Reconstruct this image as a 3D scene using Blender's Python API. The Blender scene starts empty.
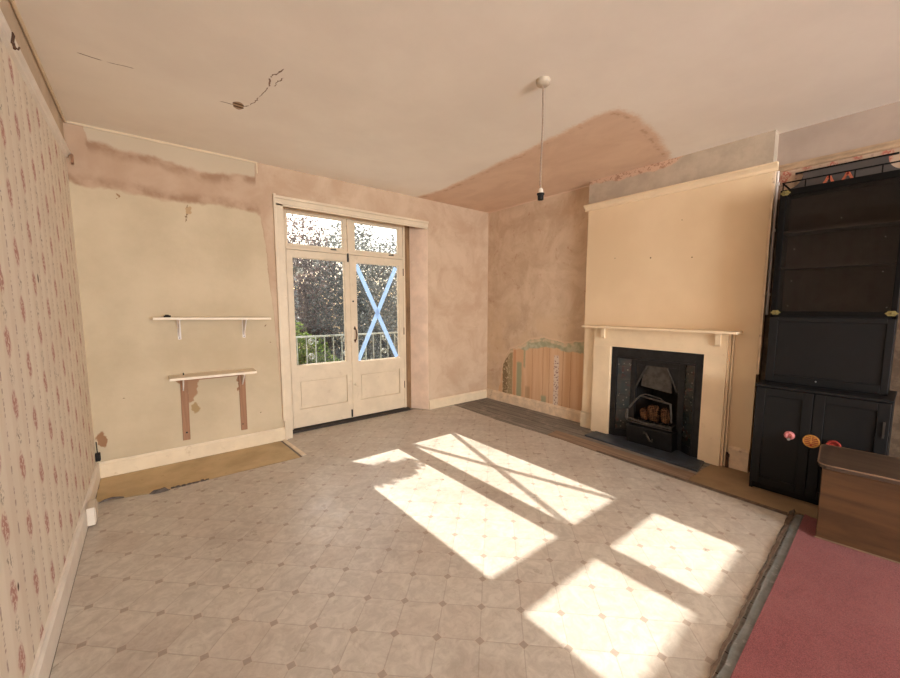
import bpy, bmesh, math, random
from mathutils import Vector, Matrix
random.seed(7)
S = bpy.context.scene
COL = S.collection
PI = math.pi

# ------------------------------------------------------------------ colours
def lin(c):
    return c / 12.92 if c <= 0.04045 else ((c + 0.055) / 1.055) ** 2.4
def rgb(r, g, b):
    return (lin(r / 255), lin(g / 255), lin(b / 255), 1.0)

# ------------------------------------------------------------------ node helper
class NT:
    def __init__(self, name):
        self.m = bpy.data.materials.new(name); self.m.use_nodes = True
        self.t = self.m.node_tree; self.t.nodes.clear()
        self.out = self.t.nodes.new('ShaderNodeOutputMaterial')
    def put(self, sock, v):
        if isinstance(v, bpy.types.NodeSocket): self.t.links.new(v, sock)
        elif v is not None: sock.default_value = v
    def obj(self):
        return self.t.nodes.new('ShaderNodeTexCoord').outputs['Object']
    def sep(self, v):
        n = self.t.nodes.new('ShaderNodeSeparateXYZ'); self.put(n.inputs[0], v); return n.outputs
    def comb(self, x=0.0, y=0.0, z=0.0):
        n = self.t.nodes.new('ShaderNodeCombineXYZ')
        for i, a in enumerate((x, y, z)): self.put(n.inputs[i], a)
        return n.outputs[0]
    def M(self, op, a, b=None, c=None, clamp=False):
        n = self.t.nodes.new('ShaderNodeMath'); n.operation = op; n.use_clamp = clamp
        for i, v in enumerate((a, b, c)):
            if v is not None: self.put(n.inputs[i], v)
        return n.outputs[0]
    def add(self, a, b): return self.M('ADD', a, b)
    def sub(self, a, b): return self.M('SUBTRACT', a, b)
    def mul(self, a, b): return self.M('MULTIPLY', a, b)
    def ss(self, x, lo, hi, a=0.0, b=1.0):
        n = self.t.nodes.new('ShaderNodeMapRange'); n.interpolation_type = 'SMOOTHSTEP'
        for k, v in (('Value', x), ('From Min', lo), ('From Max', hi), ('To Min', a), ('To Max', b)): self.put(n.inputs[k], v)
        return n.outputs[0]
    def vm(self, op, a, b):
        n = self.t.nodes.new('ShaderNodeVectorMath'); n.operation = op
        self.put(n.inputs[0], a); self.put(n.inputs[1], b); return n.outputs[0]
    def noise(self, v, scale=5.0, detail=4.0, rough=0.55, dist=0.0, color=False):
        n = self.t.nodes.new('ShaderNodeTexNoise')
        self.put(n.inputs['Vector'], v)
        for k, x in (('Scale', scale), ('Detail', detail), ('Roughness', rough), ('Distortion', dist)): self.put(n.inputs[k], x)
        return n.outputs['Color' if color else 'Fac']
    def voro(self, v, scale=5.0, feature='F1', out='Distance', rand=1.0):
        n = self.t.nodes.new('ShaderNodeTexVoronoi'); n.feature = feature
        self.put(n.inputs['Vector'], v); self.put(n.inputs['Scale'], scale); self.put(n.inputs['Randomness'], rand)
        return n.outputs[out]
    def white(self, v):
        n = self.t.nodes.new('ShaderNodeTexWhiteNoise'); self.put(n.inputs['Vector'], v); return n.outputs['Value']
    def mix(self, f, a, b, mode='MIX'):
        n = self.t.nodes.new('ShaderNodeMix'); n.data_type = 'RGBA'; n.blend_type = mode; n.clamp_factor = True
        self.put(n.inputs[0], f); self.put(n.inputs[6], a); self.put(n.inputs[7], b); return n.outputs[2]
    def curve(self, x, pts, lo, hi, vlo, vhi):
        """piecewise linear function through pts"""
        n = self.t.nodes.new('ShaderNodeFloatCurve')
        t = self.M('DIVIDE', self.sub(x, lo), hi - lo, clamp=True)
        self.put(n.inputs['Value'], t); self.put(n.inputs['Factor'], 1.0)
        c = n.mapping.curves[0]
        P = sorted(((a - lo) / (hi - lo), (b - vlo) / (vhi - vlo)) for a, b in pts)
        if P[0][0] > 0: P.insert(0, (0.0, P[0][1]))
        if P[-1][0] < 1: P.append((1.0, P[-1][1]))
        c.points[0].location = P[0]; c.points[1].location = P[-1]
        for p in P[1:-1]: c.points.new(*p)
        for p in c.points: p.handle_type = 'VECTOR'
        n.mapping.use_clip = False
        n.mapping.update()
        return self.M('MULTIPLY_ADD', n.outputs[0], vhi - vlo, vlo)
    def bump(self, h, strength=0.3, dist=0.01):
        n = self.t.nodes.new('ShaderNodeBump'); self.put(n.inputs['Height'], h)
        n.inputs['Strength'].default_value = strength; n.inputs['Distance'].default_value = dist
        return n.outputs[0]
    def bsdf(self, color, rough=0.7, metal=0.0, spec=0.35, normal=None, coat=0.0, sheen=0.0, trans=None):
        n = self.t.nodes.new('ShaderNodeBsdfPrincipled')
        self.put(n.inputs['Base Color'], color); self.put(n.inputs['Roughness'], rough)
        n.inputs['Metallic'].default_value = metal; n.inputs['Specular IOR Level'].default_value = spec
        n.inputs['Coat Weight'].default_value = coat; n.inputs['Sheen Weight'].default_value = sheen
        if normal is not None: self.put(n.inputs['Normal'], normal)
        self.t.links.new(n.outputs[0], self.out.inputs[0]); self.b = n
        return self.m

def simple(name, c, rough=0.6, metal=0.0, spec=0.35, var=0.12, scale=9.0, bump=0.0, coat=0.0, grime=None):
    k = NT(name); o = k.obj()
    f = k.noise(o, scale, 5, 0.6)
    d = (c[0] * (1 - var), c[1] * (1 - var * 1.1), c[2] * (1 - var * 1.2), 1); e = tuple(min(1, x * (1 + var)) for x in c[:3]) + (1,)
    col = k.mix(k.ss(f, 0.3, 0.7), d, e)
    if grime: col = k.mix(k.ss(k.noise(o, 14, 6, 0.7), 0.58, 0.75), col, grime)
    nm = k.bump(k.noise(o, scale * 6, 4, 0.6), bump, 0.004) if bump else None
    return k.bsdf(col, rough, metal, spec, nm, coat)

# ------------------------------------------------------------------ mesh helper
class MB:
    def __init__(self): self.v = []; self.f = []; self.mi = []
    def face(self, idx, m=0): self.f.append(tuple(idx)); self.mi.append(m)
    def quad(self, a, b, c, d, m=0):
        n = len(self.v); self.v += [tuple(a), tuple(b), tuple(c), tuple(d)]; self.face((n, n + 1, n + 2, n + 3), m)
    def hexa(self, p, m=0):
        """8 corners: bottom loop (4) then top loop (4)"""
        n = len(self.v); self.v += [tuple(q) for q in p]
        for q in ((3, 2, 1, 0), (4, 5, 6, 7), (0, 1, 5, 4), (1, 2, 6, 5), (2, 3, 7, 6), (3, 0, 4, 7)):
            self.face([n + i for i in q], m)
    def box(self, lo, hi, m=0):
        x0, y0, z0 = [min(a, b) for a, b in zip(lo, hi)]; x1, y1, z1 = [max(a, b) for a, b in zip(lo, hi)]
        self.hexa([(x0, y0, z0), (x1, y0, z0), (x1, y1, z0), (x0, y1, z0), (x0, y0, z1), (x1, y0, z1), (x1, y1, z1), (x0, y1, z1)], m)
    def prism(self, poly, axis, a, b, m=0):
        """poly: 2D points; extruded along axis (0,1,2) from a to b. 2D coords are the other two axes in order"""
        def P(q, t):
            l = [0, 0, 0]; o = [i for i in range(3) if i != axis]; l[o[0]], l[o[1]] = q; l[axis] = t; return tuple(l)
        n = len(self.v); k = len(poly)
        self.v += [P(q, a) for q in poly] + [P(q, b) for q in poly]
        self.face(range(n + k - 1, n - 1, -1), m); self.face(range(n + k, n + 2 * k), m)
        for i in range(k):
            j = (i + 1) % k; self.face((n + i, n + j, n + k + j, n + k + i), m)
    def tube(self, pts, r, seg=10, m=0, cap=True):
        pts = [Vector(p) for p in pts]; rs = r if isinstance(r, (list, tuple)) else [r] * len(pts)
        n0 = len(self.v); up = None
        for i, p in enumerate(pts):
            t = (pts[min(i + 1, len(pts) - 1)] - pts[max(i - 1, 0)]).normalized()
            if up is None: up = Vector((0, 0, 1)) if abs(t.z) < 0.9 else Vector((1, 0, 0))
            s = t.cross(up).normalized(); up = s.cross(t).normalized()
            for k in range(seg):
                a = 2 * PI * k / seg; self.v.append(tuple(p + (s * math.cos(a) + up * math.sin(a)) * rs[i]))
        for i in range(len(pts) - 1):
            for k in range(seg):
                a = n0 + i * seg + k; b = n0 + i * seg + (k + 1) % seg; self.face((a, b, b + seg, a + seg), m)
        if cap:
            self.face([n0 + k for k in range(seg)][::-1], m); e = n0 + (len(pts) - 1) * seg; self.face([e + k for k in range(seg)], m)
    def lathe(self, prof, c, axis=2, seg=24, m=0, sy=1.0):
        """prof: (radius, height) list about axis through c"""
        n0 = len(self.v); o = [i for i in range(3) if i != axis]
        for r, h in prof:
            for k in range(seg):
                a = 2 * PI * k / seg; l = list(c); l[o[0]] += r * math.cos(a); l[o[1]] += r * math.sin(a) * sy; l[axis] += h; self.v.append(tuple(l))
        for i in range(len(prof) - 1):
            for k in range(seg):
                a = n0 + i * seg + k; b = n0 + i * seg + (k + 1) % seg; self.face((a, b, b + seg, a + seg), m)
        self.face([n0 + k for k in range(seg)][::-1], m); e = n0 + (len(prof) - 1) * seg; self.face([e + k for k in range(seg)], m)
    def build(self, name, mats, parent=None, bevel=0.0, smooth=False):
        if not isinstance(mats, (list, tuple)): mats = [mats]
        org = Vector((0, 0, 0)); p = parent
        while p is not None: org += p.location; p = p.parent
        me = bpy.data.meshes.new(name)
        me.from_pydata([tuple(Vector(v) - org) for v in self.v], [], self.f)
        for m in mats: me.materials.append(m)
        if len(mats) > 1: me.polygons.foreach_set('material_index', self.mi)
        bm = bmesh.new(); bm.from_mesh(me); bmesh.ops.recalc_face_normals(bm, faces=bm.faces); bm.to_mesh(me); bm.free()
        if smooth: me.polygons.foreach_set('use_smooth', [True] * len(me.polygons))
        me.update()
        o = bpy.data.objects.new(name, me); COL.objects.link(o)
        if parent is not None: o.parent = parent
        if bevel:
            b = o.modifiers.new('Bevel', 'BEVEL'); b.width = bevel; b.segments = 2; b.limit_method = 'ANGLE'; b.angle_limit = 0.6
        if smooth:
            try:
                for e in me.edges: pass
                me.set_sharp_from_angle(angle=0.7)
            except Exception: pass
        return o
def tag(o, label=None, cat=None, group=None, kind=None):
    if label: o['label'] = label
    if cat: o['category'] = cat
    if group: o['group'] = group
    if kind: o['kind'] = kind
    return o
def thing(name, label, cat, loc, group=None):
    o = bpy.data.objects.new(name, None); COL.objects.link(o); o.location = loc; o.empty_display_size = 0.1
    return tag(o, label, cat, group)
def struct(mb, name, mats, bevel=0.0, parent=None):
    o = mb.build(name, mats, parent, bevel)
    if parent is None: o['kind'] = 'structure'
    return o

# ------------------------------------------------------------------ dimensions
W, X1, H = 4.267, 4.158, 2.70
YC0, YC1 = -1.675, -3.242          # chimney breast
YR = -10.0                          # rear wall
DF = 0.18                          # door face

# ------------------------------------------------------------------ materials: room
CREAM = rgb(201, 184, 156); CREAM2 = rgb(185, 168, 140)
PLAST_L = rgb(212, 190, 165); PLAST_M = rgb(191, 165, 139); PLAST_D = rgb(156, 128, 102)
def plaster(k, v, sc=1.0):
    a = k.noise(v, 2.6 * sc, 8, 0.62, 0.6); b = k.noise(v, 11 * sc, 8, 0.72, 0.3)
    c = k.mix(k.ss(a, 0.32, 0.68), PLAST_M, PLAST_L)
    c = k.mix(k.mul(k.ss(b, 0.56, 0.74), 0.35), c, PLAST_D)
    c = k.mix(k.mul(k.ss(k.noise(v, 4.2 * sc, 6, 0.7), 0.58, 0.72), 0.5), c, rgb(218, 196, 172))
    return c

def mat_wall_back():
    k = NT('back_wall_finish'); o = k.obj(); x, y, z = k.sep(o)
    n1 = k.sub(k.noise(o, 5.0, 7, 0.62), 0.5); n2 = k.sub(k.noise(k.vm('ADD', o, (7.3, 2.1, 4.4)), 16.0, 5, 0.6), 0.5)
    xw = k.add(x, k.mul(n1, 0.05)); zw = k.add(z, k.add(k.mul(n1, 0.11), k.mul(n2, 0.03)))
    lo = k.curve(xw, [(0, 2.27), (.03, 2.25), (.4, 2.25), (.66, 2.225), (.95, 2.25), (1.25, 2.235), (1.285, 2.19), (1.31, 1.85), (1.335, 1.5), (1.355, 1.15), (1.38, 0.6), (1.4, -.2), (4.3, -.2)], 0, 4.3, -0.5, 3)
    hi = k.curve(xw, [(0, 2.9), (.085, 2.9), (.105, 2.59), (.2, 2.6), (.48, 2.575), (.82, 2.525), (1.2, 2.565), (1.255, 2.57), (1.262, 2.9), (4.3, 2.9)], 0, 4.3, -0.5, 3)
    dl = k.sub(zw, lo); dh = k.sub(hi, zw)
    mask = k.mul(k.ss(dl, -0.012, 0.022), k.ss(dh, -0.012, 0.022))
    edge = k.mul(k.mul(k.ss(k.M('ABSOLUTE', k.sub(k.M('MINIMUM', dl, dh), 0.035)), 0.075, 0.0), k.ss(x, 1.45, 1.3)), k.ss(k.noise(o, 6, 4), 0.35, 0.6))
    paint = k.mix(k.ss(k.noise(o, 1.7, 6, 0.6), 0.3, 0.7), CREAM2, CREAM)
    paint = k.mix(k.mul(k.ss(k.noise(o, 13, 8, 0.75), 0.63, 0.75), 0.35), paint, rgb(190, 165, 125))
    paint = k.mix(k.mul(k.ss(z, 2.44, 2.47), 0.7), paint, rgb(188, 172, 150))
    # small torn and cracked spots on the paint
    def spot(px, pz, rx, rz, col, p, soft=0.25):
        dx = k.M('DIVIDE', k.sub(k.add(x, k.add(k.mul(n1, 0.05), k.mul(n2, 0.10))), px), rx); dz = k.M('DIVIDE', k.sub(k.add(z, k.add(k.mul(n2, 0.09), k.mul(n1, 0.08))), pz), rz)
        d = k.M('SQRT', k.add(k.mul(dx, dx), k.mul(dz, dz)))
        return k.mix(k.ss(d, 1.0, 1.0 - soft), p, col)
    for sx, sz, rx, rz, col in ((.70, 2.15, .006, .07, rgb(120, 95, 70)), (.71, 2.17, .035, .03, rgb(178, 150, 115)), (.26, 2.215, .018, .018, rgb(150, 118, 86)),
            (.045, .30, .035, .075, rgb(150, 112, 82)), (.65, .70, .062, .06, rgb(160, 124, 96)), (.652, .62, .05, .07, rgb(160, 124, 96)), (.635, .555, .035, .05, rgb(160, 124, 96)), (.675, .465, .036, .052, rgb(162, 136, 98)), (.55, .71, .025, .035, rgb(150, 115, 84)), (1.012, .64, .016, .08, rgb(150, 112, 84)), (.20, .62, .006, .006, rgb(90, 70, 50)), (1.2, .33, .006, .006, rgb(90, 70, 50)), (1.27, 1.17, .006, .006, rgb(110, 80, 60)), (1.3, 1.0, .007, .006, rgb(110, 80, 60))):
        paint = spot(sx, sz, rx, rz, col, paint)
    pl = k.mix(k.ss(x, 1.45, 1.2, 0.25, 0.55), plaster(k, o), rgb(166, 135, 110)); pl = k.mix(k.mul(edge, 0.7), pl, rgb(142, 108, 82))
    col = k.mix(mask, paint, pl)
    h = k.add(k.mul(mask, 0.15), k.mul(k.noise(o, 30, 6, 0.6), 0.5))
    return k.bsdf(col, 0.82, 0, 0.2, k.bump(h, 0.22, 0.01))

def floral(k, u, v, o, ground, pink, green, du=0.262, dv=0.224, u0=-1.772, v0=1.349, fade=1.0):
    ui = k.M('DIVIDE', k.sub(u, u0), du); ci = k.M('ROUND', ui); fu = k.mul(k.sub(ui, ci), du)
    vv = k.M('DIVIDE', k.sub(v, v0), dv); vv = k.add(vv, k.mul(ci, 0.5)); vi = k.M('ROUND', vv); fv = k.mul(k.sub(vv, vi), dv)
    w = k.add(fu, k.mul(k.sub(k.noise(o, 16, 3), 0.5), 0.03))
    w = k.add(w, k.mul(k.M('SINE', k.mul(fv, 48)), 0.006))
    d1 = k.M('SQRT', k.add(k.M('POWER', k.M('ABSOLUTE', k.M('DIVIDE', w, 0.036)), 2), k.M('POWER', k.M('ABSOLUTE', k.M('DIVIDE', fv, 0.060)), 2)))
    speck = k.noise(o, 62, 3, 0.6); speck2 = k.noise(k.vm('ADD', o, (3, 5, 9)), 75, 3, 0.6)
    cl = k.mul(k.ss(d1, 1.15, 0.6), k.ss(speck, 0.42, 0.52))
    bloom = k.mul(k.ss(d1, 1.1, 0.4), 0.35)
    # sprigs between the clusters
    fs = k.sub(k.M('ABSOLUTE', fv), dv / 2)
    d2 = k.M('SQRT', k.add(k.M('POWER', k.M('ABSOLUTE', k.M('DIVIDE', w, 0.030)), 2), k.M('POWER', k.M('ABSOLUTE', k.M('DIVIDE', fs, 0.045)), 2)))
    sp = k.mul(k.ss(d2, 1.15, 0.5), k.ss(speck2, 0.49, 0.58))
    # dotted stripes between the columns
    fh = k.sub(k.M('ABSOLUTE', fu), du / 2)
    st = k.mul(k.ss(k.M('ABSOLUTE', k.add(fh, k.mul(k.sub(k.noise(o, 40, 2), 0.5), 0.012))), 0.009, 0.003), k.ss(k.noise(k.comb(k.mul(u, 8.0), 0.0, k.mul(v, 55)), 1.0, 2), 0.47, 0.56))
    c = k.mix(k.mul(bloom, fade), ground, rgb(206, 160, 146))
    c = k.mix(k.mul(cl, 0.85 * fade), c, pink); c = k.mix(k.mul(sp, 0.75 * fade), c, green); c = k.mix(k.mul(st, 0.65 * fade), c, rgb(150, 122, 112))
    return c

def mat_wall_left():
    k = NT('left_wall_paper'); o = k.obj(); x, y, z = k.sep(o)
    g = k.mix(k.ss(k.noise(o, 2.0, 5, 0.6), 0.35, 0.65), rgb(226, 216, 200), rgb(234, 225, 210))
    st = k.M('SINE', k.mul(y, 2 * PI / 0.131))
    g = k.mix(k.mul(k.ss(st, -0.2, 0.6), 0.22), g, rgb(206, 188, 168))
    c = floral(k, y, z, o, g, rgb(178, 126, 117), rgb(146, 132, 116))
    for (py, pz, r) in ((-1.42, 1.49, .016), (-1.16, 1.49, .008), (-2.24, .45, .011), (-1.18, 1.0, .006)):
        dy = k.sub(k.add(y, k.mul(k.noise(o, 60, 2), .01)), py); dz = k.sub(z, pz)
        d = k.M('SQRT', k.add(k.mul(dy, dy), k.mul(k.mul(dz, dz), 0.35))); c = k.mix(k.ss(d, r, r * 0.5), c, rgb(86, 70, 54))
    fr = k.mix(k.ss(k.noise(o, 2.5, 6, 0.65), 0.35, 0.65), rgb(196, 178, 156), rgb(212, 194, 172))
    c = k.mix(k.ss(z, 2.445, 2.447), c, fr)
    return k.bsdf(c, 0.8, 0, 0.2, k.bump(k.noise(o, 24, 6, 0.6), 0.12, 0.006))

def mat_wall_right():
    k = NT('right_wall_finish'); o = k.obj(); x, y, z = k.sep(o)
    n1 = k.sub(k.noise(o, 6.0, 7, 0.62), 0.5); n2 = k.sub(k.noise(k.vm('ADD', o, (1.3, 4.1, 2.4)), 22.0, 5, 0.6), 0.5)
    yw = k.add(y, k.add(k.mul(n1, 0.06), k.mul(n2, 0.02))); zw = k.add(z, k.add(k.mul(n1, 0.06), k.mul(n2, 0.03)))
    b = k.curve(yw, [(-1.7, .965), (-1.594, .955), (-1.351, .915), (-1.052, .965), (-.809, .925), (-.70, .86), (-.62, .83), (-.549, .80), (-.45, .76), (-.36, .66), (-.31, .52), (-.25, .15), (-.2, -.3), (0, -.3)], -1.7, 0, -0.5, 1.5)
    d = k.sub(b, zw)                                        # >0 : exposed area
    # old layers
    strk = k.noise(k.comb(0, k.mul(y, 9.0), k.mul(z, 0.6)), 1.0, 4, 0.6)
    orange = k.mix(k.ss(strk, 0.35, 0.65), rgb(204, 164, 128), rgb(216, 182, 148))
    def vline(c0, yc, w, col, f=0.8, zt=2.0, zb=-1.0):
        m = k.ss(k.M('ABSOLUTE', k.sub(k.add(y, k.mul(n2, 0.02)), yc)), w, w * 0.6)
        m = k.mul(m, k.mul(k.ss(zw, zt + 0.02, zt - 0.02), k.ss(zw, zb - 0.02, zb + 0.02)))
        return k.mix(k.mul(m, f), c0, col)
    old = orange
    for yc in (-.86, -1.03, -1.13, -1.33, -1.44): old = vline(old, yc, 0.006, rgb(172, 126, 92), 0.6)
    old = vline(old, -.63, 0.055, rgb(152, 158, 128), 0.85, 0.60); old = vline(old, -.72, .02, rgb(160, 160, 128), 0.8, 1.0, 0.55)
    old = vline(old, -.78, .05, rgb(158, 130, 96), .5, .3)
    old = vline(old, -.545, 0.03, rgb(200, 150, 112), 0.9)
    old = vline(old, -.46, 0.06, rgb(150, 136, 104), 0.9); old = vline(old, -.37, 0.06, rgb(116, 98, 70), 0.9)
    old = vline(old, -1.05, 0.05, rgb(150, 158, 130), 0.8, 0.22)
    fl = k.mix(k.ss(k.voro(o, 42), 0.28, 0.45), rgb(150, 118, 120), rgb(216, 200, 184))
    old = vline(old, -1.235, 0.045, fl, 0.95, 0.76)
    green = k.mix(k.ss(k.noise(o, 9, 6, 0.65), 0.4, 0.6), rgb(160, 160, 132), rgb(186, 182, 156))
    gb = k.curve(y, [(-1.7, .15), (-1.5, .12), (-1.25, .085), (-1.05, .12), (-.75, .12), (-.6, .01), (0, 0)], -1.7, 0, -0.2, 0.4)
    old = k.mix(k.ss(k.sub(gb, k.add(d, k.mul(n2, 0.06))), -0.006, 0.012), old, green)
    torn = k.mul(k.ss(d, 0.0, 0.006), k.ss(d, 0.05, 0.03)); torn = k.mul(torn, k.ss(n1, -0.12, 0.05))
    old = k.mix(k.mul(torn, 0.8), old, rgb(214, 190, 160))
    rag = k.mul(k.ss(y, -.55, -.42), k.ss(k.noise(o, 26, 5, 0.7), 0.52, 0.6)); old = k.mix(k.mul(rag, 0.85), old, rgb(206, 184, 152))
    p = plaster(k, o, 1.15)
    p = k.mix(k.mul(k.ss(k.noise(k.vm('ADD', o, (0, 3.3, 1.2)), 7, 8, 0.75, 0.5), 0.57, 0.68), 0.5), p, rgb(168, 122, 100))
    p = k.mix(k.mul(k.ss(z, 1.5, 1.1), k.mul(k.ss(k.noise(o, 3, 5), 0.4, 0.6), 0.6)), p, rgb(208, 182, 150))
    lip = k.mul(k.ss(d, -0.035, -0.004), k.ss(y, -.2, -.32)); p = k.mix(k.mul(lip, 0.6), p, rgb(220, 192, 162))
    c = k.mix(k.ss(d, -0.004, 0.008), p, old)
    # right of the chimney breast
    g = k.mix(k.ss(k.noise(o, 3, 6, 0.6), 0.3, 0.7), rgb(176, 152, 130), rgb(190, 166, 146))
    rp = floral(k, y, z, o, g, rgb(168, 92, 78), rgb(140, 112, 90), 0.13, 0.15, -3.3, 2.36)
    lowp = k.mix(k.ss(k.noise(o, 20, 6, 0.7), 0.45, 0.6), rgb(92, 76, 62), rgb(112, 95, 78))
    rp = k.mix(k.ss(z, 2.21, 2.19), rp, lowp)
    rp = k.mix(k.ss(z, 2.43, 2.435), rp, k.mix(k.ss(k.noise(o, 2.2, 6), .35, .65), rgb(162, 147, 135), rgb(176, 160, 147)))
    c = k.mix(k.ss(y, -3.23, -3.235), c, rp)
    return k.bsdf(c, 0.85, 0, 0.15, k.bump(k.add(k.noise(o, 26, 7, 0.65), k.mul(k.ss(d, 0, 0.01), -0.6)), 0.25, 0.01))

def mat_ceiling():
    k = NT('ceiling_finish'); o = k.obj(); x, y, z = k.sep(o)
    n1 = k.sub(k.noise(o, 4.5, 7, 0.6), 0.5); n2 = k.sub(k.noise(k.vm('ADD', o, (5, 1, 0)), 15, 6, 0.6), 0.5)
    xw = k.add(x, k.add(k.mul(n1, 0.08), k.mul(n2, 0.03))); yw = k.add(y, k.add(k.mul(n1, 0.09), k.mul(n2, 0.03)))
    bx = k.curve(yw, [(-3.2, 2.93), (-2.62, 2.93), (-2.53, 2.90), (-2.27, 2.925), (-1.95, 2.968), (-1.47, 2.993), (-.99, 3.046), (-.415, 3.091), (0, 3.03)], -3.2, 0, 2.5, 3.5)
    by = k.curve(xw, [(2.8, -2.60), (2.956, -2.645), (3.142, -2.69), (3.457, -2.66), (3.88, -2.585), (4.14, -2.515), (4.27, -2.5)], 2.8, 4.27, -3, -2)
    d = k.M('MINIMUM', k.sub(xw, bx), k.sub(yw, by))
    mask = k.ss(k.add(d, k.mul(k.sub(k.noise(o, 38, 5, 0.7), 0.5), 0.10)), -0.025, 0.055)
    pa = k.mix(k.ss(k.noise(o, 1.3, 6, 0.6), 0.3, 0.7), rgb(234, 226, 214), rgb(242, 235, 223))
    pl = k.mix(0.45, plaster(k, k.vm('MULTIPLY', o, (1.0, 0.6, 1.0)), 1.3), rgb(238, 206, 182))
    lip = k.mul(k.ss(k.M('ABSOLUTE', k.sub(d, 0.02)), 0.06, 0.0), k.ss(n2, -0.05, 0.1)); pl = k.mix(k.mul(lip, 0.7), pl, rgb(222, 190, 158)); pl = k.mix(k.mul(k.ss(k.M('ABSOLUTE', k.sub(d, 0.075)), 0.03, 0.0), k.mul(k.ss(n2, -0.02, 0.1), 0.5)), pl, rgb(178, 138, 108))
    def seg(c0, a, b, w, col):
        ax, ay = a; bx_, by_ = b; L = math.hypot(bx_ - ax, by_ - ay); tx, ty = (bx_ - ax) / L, (by_ - ay) / L
        rx = k.sub(k.add(x, k.mul(n2, 0.06)), ax); ry = k.sub(k.add(y, k.mul(n1, 0.05)), ay)
        t = k.add(k.mul(rx, tx), k.mul(ry, ty)); s = k.M('ABSOLUTE', k.sub(k.mul(rx, ty), k.mul(ry, tx)))
        m = k.mul(k.ss(s, w, w * 0.4), k.mul(k.ss(t, 0, 0.02), k.ss(t, L, L - 0.02)))
        return k.mix(m, c0, col)
    dk = rgb(120, 96, 76)
    for a, b, w in CRACKS: pa = seg(pa, a, b, w, dk)
    pa_ = k.mul(k.ss(k.M('SQRT', k.add(k.M('POWER', k.M('ABSOLUTE', k.M('DIVIDE', k.sub(k.add(x, k.mul(n2, .06)), HOLE[0]), 0.035)), 2), k.M('POWER', k.M('ABSOLUTE', k.M('DIVIDE', k.sub(y, HOLE[1]), 0.06)), 2))), 1.0, 0.85), 1.0)
    lath = k.mix(k.ss(k.M('SINE', k.mul(y, 150)), -0.2, 0.2), rgb(96, 76, 58), rgb(176, 150, 122))
    pa = k.mix(pa_, pa, lath)
    c = k.mix(mask, pa, pl)
    return k.bsdf(c, 0.85, 0, 0.15, k.bump(k.add(k.noise(o, 18, 6, 0.6), k.mul(mask, 0.4)), 0.15, 0.008))
HOLE = (0.945, -1.035)
CRACKS = [((.17, -1.092), (.29, -1.096), .005), ((.29, -1.096), (.42, -1.112), .003), ((.84, -1.02), (.93, -1.035), .005), ((.96, -1.03), (1.005, -1.09), .005), ((1.005, -1.09), (1.03, -1.24), .004), ((1.03, -1.24), (1.05, -1.40), .004), ((1.05, -1.40), (1.03, -1.51), .006), ((1.03, -1.51), (1.07, -1.65), .005), ((1.07, -1.42), (1.09, -1.56), .004)]

def mat_chimney():
    k = NT('chimney_finish'); o = k.obj(); x, y, z = k.sep(o)
    c = k.mix(k.ss(k.noise(o, 1.6, 5, 0.55), 0.3, 0.7), rgb(219, 195, 160), rgb(227, 204, 170))
    n1 = k.sub(k.noise(o, 9.0, 7, 0.65), 0.5)
    fr = k.mix(k.ss(k.noise(o, 5, 7, 0.65), 0.35, 0.65), rgb(172, 158, 140), rgb(188, 173, 154))
    lim = k.curve(y, [(-3.3, 2.9), (-2.72, 2.9), (-2.66, 2.72), (-2.5, 2.64), (-2.2, 2.635), (-1.95, 2.64), (-1.74, 2.66), (-1.66, 2.67)], -3.3, -1.6, 2, 3)
    m = k.ss(k.sub(k.add(z, k.mul(n1, 0.09)), lim), -0.01, 0.012)
    pk = k.mix(k.ss(k.noise(o, 34, 6, 0.7), 0.5, 0.58), rgb(204, 172, 148), rgb(168, 132, 108))
    fr = k.mix(m, fr, pk)
    c = k.mix(k.ss(z, 2.435, 2.437), c, fr)
    for (py, pz, r) in ((-2.36, 1.83, .009), (-2.72, 1.80, .007), (-2.62, 2.14, .005), (-2.0, 1.86, .006)):
        dy = k.sub(y, py); dz = k.sub(z, pz); dd = k.M('SQRT', k.add(k.mul(dy, dy), k.mul(dz, dz))); c = k.mix(k.ss(dd, r, r * .6), c, rgb(110, 86, 62))
    return k.bsdf(c, 0.75, 0, 0.25, k.bump(k.noise(o, 22, 6, 0.6), 0.12, 0.006))

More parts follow.
